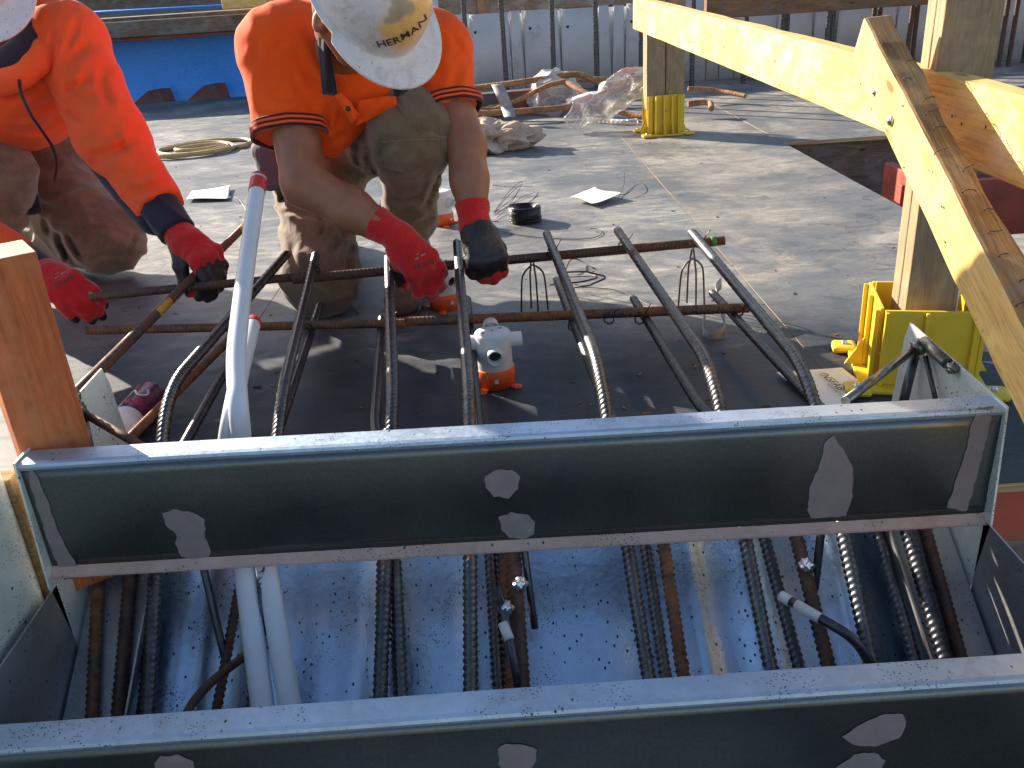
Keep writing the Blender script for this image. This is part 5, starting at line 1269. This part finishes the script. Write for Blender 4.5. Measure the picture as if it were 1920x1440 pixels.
# glasses: lens bar, orange temple
gl = tube('glasses', smooth_path([HP(.0, .088, -.004), HP(.05, .084, -.004), HP(.086, .072, -.004)], 6), .0026, M['orange_plastic'], p1, 8)
tube('temple', smooth_path([HP(.0, -.083, .004), HP(.05, -.082, .004), HP(.084, -.070, .0)], 6), .0026, M['orange_plastic'], gl, 8)
V = []; n = 24
for i in range(n+1):
    a = -1.05+2.1*i/n
    for z in (.016, -.018): V.append(HP(.018+.086*math.cos(a*.8), .075*math.sin(a)/math.sin(1.05), z*(1-.25*abs(a))+.001))
ln = mesh('lens', V, [(2*i, 2*i+1, 2*i+3, 2*i+2) for i in range(n)], M['lens'], gl, True); ln.modifiers.new('s', 'SOLIDIFY').thickness = .0016
# polo shirt
PEL = at(590, 190, 2.62)
dHR = (HemR-SR).normalized(); dHL = (HemL-SLf).normalized()
trunk = [e_(CH+Vector((0, .02, -.0)), (.205, .14, .13)), c_(SR+Vector((.03, .03, -.01)), CH, .095, .11), c_(SLf+Vector((-.02, .02, -.01)), CH, .085, .11), c_(CH+Vector((0, .05, .02)), PEL, .15, .15),
         c_(NB+Vector((-.05, .05, -.01)), SR+Vector((.04, .01, 0)), .068, .08), c_(NB+Vector((.05, .05, -.01)), SLf+Vector((-.04, .02, 0)), .06, .072),
         c_(at(622, 170, 2.14), at(618, 255, 2.17), .048, .030), c_(at(668, 170, 2.12), at(655, 235, 2.17), .040, .024), c_(at(715, 170, 2.14), at(705, 203, 2.18), .040, .022), c_(at(660, 140, 2.16), at(622, 278, 2.17), .055, .018),
         c_(at(610, 180, 2.22), at(612, 268, 2.24), .06, .03)]
sl1 = ([c_(SR+Vector((0, 0, .0)), HemR, .092, .081), c_(SR+Vector((.03, .02, .01)), SR, .09, .088)], [(HemR, dHR)])
sl2 = ([c_(SLf, HemL, .076, .064), c_(SLf+Vector((-.03, .02, .01)), SLf, .08, .074)], [(HemL, dHL)])
fd = folds(.0070, 42, (.55, .2, .8), 1, .35); fd2 = folds(.0045, 70, (.9, .3, -.4), 5, .3)
_pc = creases([(555, 55, 500, 98, .006, .006), (470, 72, 493, 118, .009, .008), (540, 125, 578, 180, .010, .009), (495, 172, 575, 184, .010, .010), (560, 95, 602, 195, .011, .011), (578, 188, 588, 245, .009, .008), (512, 222, 588, 196, .010, .010), (480, 200, 540, 228, .007, .009),
 (835, 65, 885, 105, .008, .008), (798, 182, 852, 160, .010, .009), (788, 168, 832, 148, .008, .008), (872, 100, 842, 212, .010, .010), (826, 70, 822, 150, .009, .009), (610, 185, 616, 255, .010, .008), (630, 200, 634, 255, .008, .007), (600, 90, 618, 180, .010, .012), (575, 30, 600, 120, .009, .011), (650, 240, 612, 285, .007, .008)])
def polo_disp(p): return fd(p)*.42+fd2(p)*.6+.0012*vnoise(p*35)+.6*_pc(p)
shirt = surf('shirt', [(trunk, [(at(640, 297, 2.2), Vector((-.38, .0, -.92)))]), sl1, sl2], M['polo'], p1, .0062, .05, .035, polo_disp, sub=[c_(HP(-.02, 0, -.07), at(668, 205, 2.06), .058, .022)])
band = ring_band('sleeve_band', HemR-dHR*.024, dHR, .086, .028, [0, 1, 0, 1, 0], p1, seed=1); ring_band('sleeve_band', HemL-dHL*.024, dHL, .069, .027, [0, 1, 0, 1, 0], p1, seed=2)
# collar: dark flap each side of the neck, orange placket flaps
def flap(name, px, mat, th=.004, parent=p1, sub=6):
    P = [at(x, y, Y) for x, y, Y in px]; n = sub*2; V = []
    a, b, c_2, d = P
    for i in range(n+1):
        for j in range(n+1):
            u, v = i/n, j/n; q = (a*(1-u)+b*u)*(1-v)+(d*(1-u)+c_2*u)*v; V.append(q+Vector((0, -1, .3))*(.010*math.sin(u*3.14)*math.sin(v*3.14)+.002*math.sin(u*9+v*5)))
    o = mesh(name, V, [(i*(n+1)+j, (i+1)*(n+1)+j, (i+1)*(n+1)+j+1, i*(n+1)+j+1) for i in range(n) for j in range(n)], M[mat], parent, True); o.modifiers.new('s', 'SOLIDIFY').thickness = th; return o
flap('collar', [(597, 50, 2.02), (613, 62, 1.99), (634, 178, 2.055), (606, 176, 2.07)], 'navy'); flap('collar', [(738, 158, 2.04), (782, 150, 2.03), (748, 182, 2.06), (740, 180, 2.06)], 'navy')
flap('placket', [(630, 178, 2.05), (640, 176, 2.045), (674, 214, 2.04), (662, 232, 2.05)], 'polo'); flap('placket', [(672, 188, 2.06), (742, 180, 2.05), (745, 196, 2.06), (668, 236, 2.07)], 'polo')
bm = bmesh.new(); bmesh.ops.create_icosphere(bm, subdivisions=2, radius=.006)
for v in bm.verts: v.co = Vector((v.co.x, v.co.y*.5, v.co.z))+at(653, 204, 2.028)
from_bm('button', bm, M['ink'], p1, True)
# trousers
KR = at(603, 555, 2.24); KR.z = .085; HR_ = at(598, 330, 2.50); HR2 = at(610, 250, 2.62); AR = Vector((KR.x-.03, 2.72, .06))
KL = at(772, 248, 2.12); HL = at(690, 240, 2.56); AL = at(770, 560, 2.34); AL.z = .085
mid = KL*.45+AL*.55
tr1 = [c_(HR2, HR_, .155, .125), c_(HR_, KR+Vector((0, .02, .03)), .118, .094), e_(KR+Vector((0, .01, .01)), (.100, .095, .088)), c_(KR, AR, .085, .062)]
tr2 = [c_(HL, KL, .125, .088), e_(KL+Vector((0, .0, 0)), (.088, .09, .088)), c_(KL, mid, .082, .068), c_(mid, AL, .064, .052)]
pel = [e_(at(640, 240, 2.64), (.20, .15, .15)), c_(HR2, HL, .14, .13)]
tf = folds(.011, 30, (.25, .3, .95), 3, .4, 5); tf2 = folds(.006, 62, (.8, .2, .6), 8, .3)
trousers = surf('trousers', [(tr1, ()), (tr2, ()), (pel, ())], M['khaki'], p1, .0065, .045, .03, creases([(690, 275, 702, 335, .016, .010), (668, 255, 680, 320, .014, .009), (700, 292, 745, 262, .014, .012), (705, 300, 760, 330, .010, .010), (745, 188, 765, 240, .006, .004), (765, 236, 832, 262, .008, .005), (590, 392, 603, 425, .014, .006), (606, 405, 600, 450, .012, .006), (642, 430, 626, 485, .012, .008), (660, 440, 650, 540, .010, .009), (528, 325, 537, 392, .014, .008), (540, 450, 568, 515, .010, .009), (520, 395, 610, 412, .008, .006), (560, 480, 600, 540, .009, .009), (740, 380, 800, 360, .010, .009), (735, 330, 800, 300, .008, .009), (820, 300, 800, 400, .009, .007), (815, 395, 770, 440, .010, .008)], lambda p: tf(p)+tf2(p)+.0015*vnoise(p*40)))
# knee patch seam lines and cuff
for pts_ in ([(742, 188, 0), (760, 215, 0), (790, 245, 0), (815, 255, 0), (832, 258, 0)], [(700, 268, 0), (760, 263, 0), (815, 262, 0), (834, 256, 0)], [(518, 395, 0), (560, 402, 0), (600, 410, 0)]):
    P_ = []
    for x, y, _ in pts_:
        o_ = CAM; d_ = ray(x, y).normalized(); hit, loc, nor, _i = trousers.ray_cast(o_, d_)
        if hit: P_.append(loc+nor*.0008)
    if len(P_) > 2: tube('seam', smooth_path(P_, 6), .0016, M['khaki_pink'], trousers, 5)
surf('shirt_tail', [([c_(at(508, 285, 2.42), at(525, 340, 2.40), .050, .050), c_(at(525, 300, 2.44), at(545, 335, 2.44), .05, .05)], [(at(520, 352, 2.4), (0.1, 0, -1))])], M['denim'], p1, .006, .02, .01, folds(.005, 80, (.9, 0, .4), 2))
def boot(name, ank, toe, parent, h=.11, w=.046):
    a, t_ = V3(ank), V3(toe); f = (t_-a); f.z = 0; f.normalize(); a0 = Vector((a.x, a.y, 0)); U = Vector((0, 0, 1)); s_ = f.cross(U)
    up_ = [c_(a0+U*.10, a0+U*.06, .052, .052), c_(a0-f*.03+U*.045, a0+f*.10+U*.045, .043, .040), e_(a0+f*.155+U*.042, (.062, w, .040), (f, s_, U))]
    o = surf(name, [(up_, [(a0+U*.014, -U)])], M['boot'], parent, .005, .03, .02, lambda p: .002*vnoise(p*50))
    surf('sole', [([c_(a0-f*.035+U*.012, a0+f*.05+U*.012, .045, .040), c_(a0+f*.05+U*.012, a0+f*.165+U*.012, .040, .047)], [(a0+U*.018, U), (a0+U*.001, -U)])], M['black'], o, .005, .01, .01)
    for k in range(4):
        c0 = a0+f*(.035+.02*k)+U*(.098-.011*k); tube('lace', smooth_path([c0-s_*.028-U*.012, c0, c0+s_*.028-U*.012], 5), .0022, M['khaki'], o, 6)
    return o
boot('boot', AL, AL+Vector((-.01, -.3, 0)), p1); boot('boot', AR+Vector((0, -.0, 0)), AR+Vector((-.02, .3, 0)), p1)
# gloves
g1 = glove('glove', WR+ (WR-ER).normalized()*.02, at(790, 508, 1.93)-WR, Vector((.10, -.80, .55)), -1 if False else 1, p1, [(.75, .55, .3), (.6, .5, .3), (.55, .45, .3), (.5, .5, .3)], GM, s=1.05, cuff_dir=(ER-WR), cuff_len=.055, thumb_pose=(.5, .7, .4), black='palm', cuff_r=.040)
g2 = glove('glove', WL+(WL-EL_).normalized()*.015, at(905, 452, 1.965)-WL, Vector((.15, -.70, .55)), -1, p1, [(1.15, .95, .35), (1.15, 1.0, .35), (1.15, 1.0, .4), (1.1, 1.0, .4)], GM, s=1.08, cuff_dir=(EL_-WL), cuff_len=.045, spread=.03, black='back', thumb_pose=(.4, .8, .5), cuff_r=.041, label='glove with a black coated palm and red fingertips')
def glove_print(gl_, px, px2, s_, size, mat='ink'):
    d_ = ray(*px).normalized(); hit, loc, nor, _ = gl_.ray_cast(CAM, d_)
    if not hit: return
    d2 = ray(*px2).normalized(); h2, l2, n2, _ = gl_.ray_cast(CAM, d2)
    nn = (-d_+nor*.6).normalized(); xx = (l2-loc) if h2 else Vector((1, 0, 0)); xx = (xx-nn*xx.dot(nn)).normalized(); yy = nn.cross(xx)
    Mt = Matrix(((xx.x, yy.x, nn.x, loc.x), (xx.y, yy.y, nn.y, loc.y), (xx.z, yy.z, nn.z, loc.z), (0, 0, 0, 1)))
    if s_: project_on('glove_print', gl_, None, nn, Mt, M[mat], gl_, text=s_, size=size, lift=.0010)
    else: project_on('glove_print', gl_, None, nn, Mt, M[mat], gl_, polys=[[(-.013, .006), (-.004, .0085), (-.004, .0115), (-.013, .009)], [(.003, .010), (.014, .0115), (.014, .0145), (.003, .013)], [(-.007, .017), (.0, .018), (.0, .0195), (-.007, .0185)]], lift=.0010)
glove_print(g1, (795, 497), (812, 490), 'TRAFFI', .0165); glove_print(g1, (790, 490), (807, 484), None, 0, 'grey_ink')

# ---------------------------------------------------------------- the man in the hooded jumper
p2 = empty('person', atz(150, 520, 0), 'crouching worker at the left edge in an orange hooded jumper holding a bar end', 'person')
S2 = at(128, 78, 2.46); E2 = at(208, 255, 2.30); W2 = at(330, 432, 2.10); C2 = at(20, 160, 2.62)
S2b = at(-150, 90, 2.50); E2b = at(-140, 395, 2.20); W2b = at(75, 508, 2.10)
H2 = at(-62, -66, 2.35); HF2 = Vector((.36, -.42, -.80)); HU2 = Vector((.20, -.78, .60))
g, nose, lips, HP2, R32 = head_prims(H2, HF2, HU2, 1.04); e1, e1s = ear(HP2, 1, R32, 1.04); e2, e2s = ear(HP2, -1, R32, 1.04); NB2 = at(10, 130, 2.48)
body2 = surf('body', [(g, ()), (nose, ()), (lips, ()), (e1, ()), (e2, ()), ([c_(HP2(-.03, 0, -.04), NB2, .06, .07), c_(NB2, C2, .07, .10)], ()), ([c_(S2, E2, .05, .045), c_(E2, W2, .045, .033)], ()), ([c_(S2b, E2b, .05, .045), c_(E2b, W2b, .045, .033)], ()), ([c_(C2, S2, .08, .05)], ()), ([c_(C2, S2b, .08, .05)], ())], M['skin_dark'], p2, .0055, .022, .014, lambda p: .001*vnoise(p*40), sub=e1s+e2s)
for s_ in (-1, 1):
    bm = bmesh.new(); bmesh.ops.create_uvsphere(bm, u_segments=16, v_segments=10, radius=.0125)
    for v in bm.verts: v.co += HP2(.075, s_*.034, .0)
    from_bm('eye', bm, M['eye_white'], body2, True)
surf('beard', [([c_(HP2(.058, -.02, -.100), HP2(.058, .02, -.100), .024, .024), c_(HP2(.0, -.056, -.062), HP2(.05, -.032, -.096), .022, .021), c_(HP2(.0, .056, -.062), HP2(.05, .032, -.096), .022, .021)], ())], M['hair'], p2, .004, .02, .01, lambda p: .002*vnoise(p*150))
surf('hair', [([e_(HP2(-.022, 0, .025), (.098, .083, .096), R32)], [(HP2(.045, 0, 0), R32[0]), (HP2(-.02, 0, -.045), -R32[2])])], M['hair'], p2, .005, .01, .01, lambda p: .0025*vnoise(p*120))
hat2, HM2 = hard_hat(H2, HF2, HU2, 'hat_clean', p2, lift=.036, fwd=.012)
CU2 = W2+(E2-W2).normalized()*.075; dS = (CU2-E2).normalized(); CUb = W2b+(E2b-W2b).normalized()*.06
P22 = at(20, 225, 2.85)
tk = [e_(C2, (.19, .15, .15)), c_(C2, P22, .17, .16), c_(C2, S2, .14, .092), c_(C2, S2b, .14, .09), c_(at(20, 170, 2.42), at(55, 228, 2.52), .10, .075), c_(at(-40, 170, 2.42), at(-20, 235, 2.52), .10, .08), c_(at(90, 170, 2.55), at(95, 215, 2.60), .08, .05)]
slv = ([c_(S2, E2, .096, .082), c_(E2, CU2, .078, .058)], [(CU2, dS)]); slb = ([c_(S2b, E2b, .09, .08), c_(E2b, CUb, .078, .055)], [(CUb, CUb-E2b)])
hf = folds(.0085, 34, (.5, .1, .85), 12, .4, 5); hf2 = folds(.004, 75, (.7, .3, -.5), 15, .3)
hoodie = surf('hooded_jumper', [(tk, [(at(50, 258, 2.6), Vector((-.18, .25, -.95)))]), slv, slb], M['hoodie'], p2, .0066, .055, .035, creases([(147, 18, 104, 145, .009, .007), (108, 132, 172, 82, .013, .012), (118, 186, 168, 235, .010, .010), (155, 292, 258, 270, .016, .010), (160, 300, 215, 302, .012, .010), (112, 165, 178, 148, .012, .010), (96, 40, 97, 160, .014, .007), (120, 140, 160, 190, .010, .010), (190, 120, 205, 215, .008, .010), (210, 330, 300, 320, .009, .009), (230, 360, 320, 345, .009, .010), (20, 225, 115, 190, .010, .012), (10, 250, 110, 235, .009, .009), (200, 240, 255, 300, .008, .008)], lambda p: hf(p)*.5+hf2(p)*.8+.0015*vnoise(p*30)), sub=[c_(HP2(-.02, 0, -.05), at(15, 150, 2.30), .095, .060)])
# hood collar roll standing round the neck
hoodp = [at(-100, 20, 2.44), at(-90, 120, 2.36), at(-30, 154, 2.31), at(28, 148, 2.29), at(70, 118, 2.33), at(90, 60, 2.42), at(88, 0, 2.54), at(40, -40, 2.64)]
hp = smooth_path(hoodp, 3); surf('hood', [([c_(a, b, .021+.004*math.sin(i*1.1), .021+.004*math.sin(i*1.1+1.1)) for i, (a, b) in enumerate(zip(hp, hp[1:]))]+[c_(at(92, 30, 2.48), at(100, 70, 2.56), .06, .05)], ())], M['hoodie'], p2, .0065, .03, .02, folds(.006, 60, (.3, .4, .9), 20))
surf('hood_lining', [([c_(a+Vector((-.030, .035, .022)), b+Vector((-.030, .035, .022)), .036, .036) for a, b in zip(hp[3:-4], hp[4:-3])], ())], M['navy'], p2, .0065, .03, .02)
tube('drawstring', smooth_path([at(36, 150, 2.22), at(40, 175, 2.24), at(58, 215, 2.30), at(82, 250, 2.34), at(100, 280, 2.36), at(106, 310, 2.37), at(102, 340, 2.38)], 8), .0042, M['maroon'], p2, 8)
surf('cuff', [([c_(CU2-dS*.012, W2+dS*.0, .050, .046)], [(W2+dS*.012, dS)])], M['navy'], p2, .005, .01, .01, folds(.004, 110, (.6, .2, .8), 4)); surf('cuff', [([c_(CUb, W2b, .048, .042)], ())], M['navy'], p2, .006, .01, .01)
# navy underside panel of the sleeve
surf('sleeve_panel', [([c_(E2+Vector((-.035, -.0, -.035)), CU2+Vector((-.022, .0, -.024)), .050, .042)], ())], M['navy'], p2, .006, .01, .01, folds(.005, 60, (.6, .2, .8), 6))
# trousers of the second man
KA = at(196, 432, 2.72); KA.z = .135; HA = at(45, 300, 2.92); AA = Vector((KA.x-.42, KA.y+.22, .09)); KB = at(-10, 330, 2.45); HB = at(-70, 280, 2.9); AB = at(-10, 560, 2.55); AB.z = .09
tf3 = folds(.012, 28, (.6, .3, .7), 23, .4, 5); tf4 = folds(.006, 60, (.2, .5, .8), 27, .3)
tro2 = surf('trousers', [([c_(HA, KA, .150, .112), e_(KA, (.108, .10, .100)), c_(KA+Vector((-.02, .03, -.02)), AA, .095, .07)], ()), ([c_(HB, KB, .14, .10), c_(KB, AB, .098, .075)], ()), ([e_(P22+Vector((0, .05, -.10)), (.20, .16, .16))], ())], M['khaki_pink'], p2, .007, .045, .03, creases([(62, 375, 130, 402, .012, .010), (100, 425, 142, 500, .020, .009), (112, 432, 165, 492, .018, .008), (104, 445, 128, 500, .014, .006), (128, 424, 250, 440, .008, .006), (120, 350, 228, 332, .010, .012), (75, 400, 100, 440, .012, .008), (250, 430, 240, 480, .012, .007), (165, 492, 235, 470, .008, .007), (10, 330, 30, 420, .010, .010)], lambda p: tf3(p)+tf4(p)+.0015*vnoise(p*40)))
flap('dark_strap', [(18, 265, 2.52), (48, 262, 2.50), (80, 398, 2.50), (52, 404, 2.52)], 'dark_strap', .006, p2)
boot('boot', Vector((AA.x, AA.y, .09)), Vector((AA.x-.3, AA.y+.1, 0)), p2); boot('boot', AB, AB+Vector((.12, -.2, 0)), p2)
g3 = glove('glove', W2+dS*.012, at(420, 505, 2.02)-W2, Vector((.45, -.35, .80)), 1, p2, [(.75, .8, .35), (.8, .8, .35), (.8, .8, .4), (.8, .8, .4)], GM, s=1.10, cuff_dir=-dS, cuff_len=.035, black='side2', thumb_pose=(.45, .8, .5), cuff_r=.037)
g4 = glove('glove', W2b, at(135, 545, 2.02)-W2b, Vector((.25, -.70, .62)), -1, p2, [(.85, .6, .3), (.8, .6, .3), (.75, .6, .3), (.7, .6, .3)], GM, s=1.12, cuff_dir=(W2b-at(135, 545, 2.02)), cuff_len=.04, black='palm', thumb_pose=(.4, .8, .4), cuff_r=.04, spread=.04)
glove_print(g4, (122, 527), (140, 519), 'TRAFFI', .0165); glove_print(g4, (115, 522), (130, 515), None, 0, 'grey_ink')
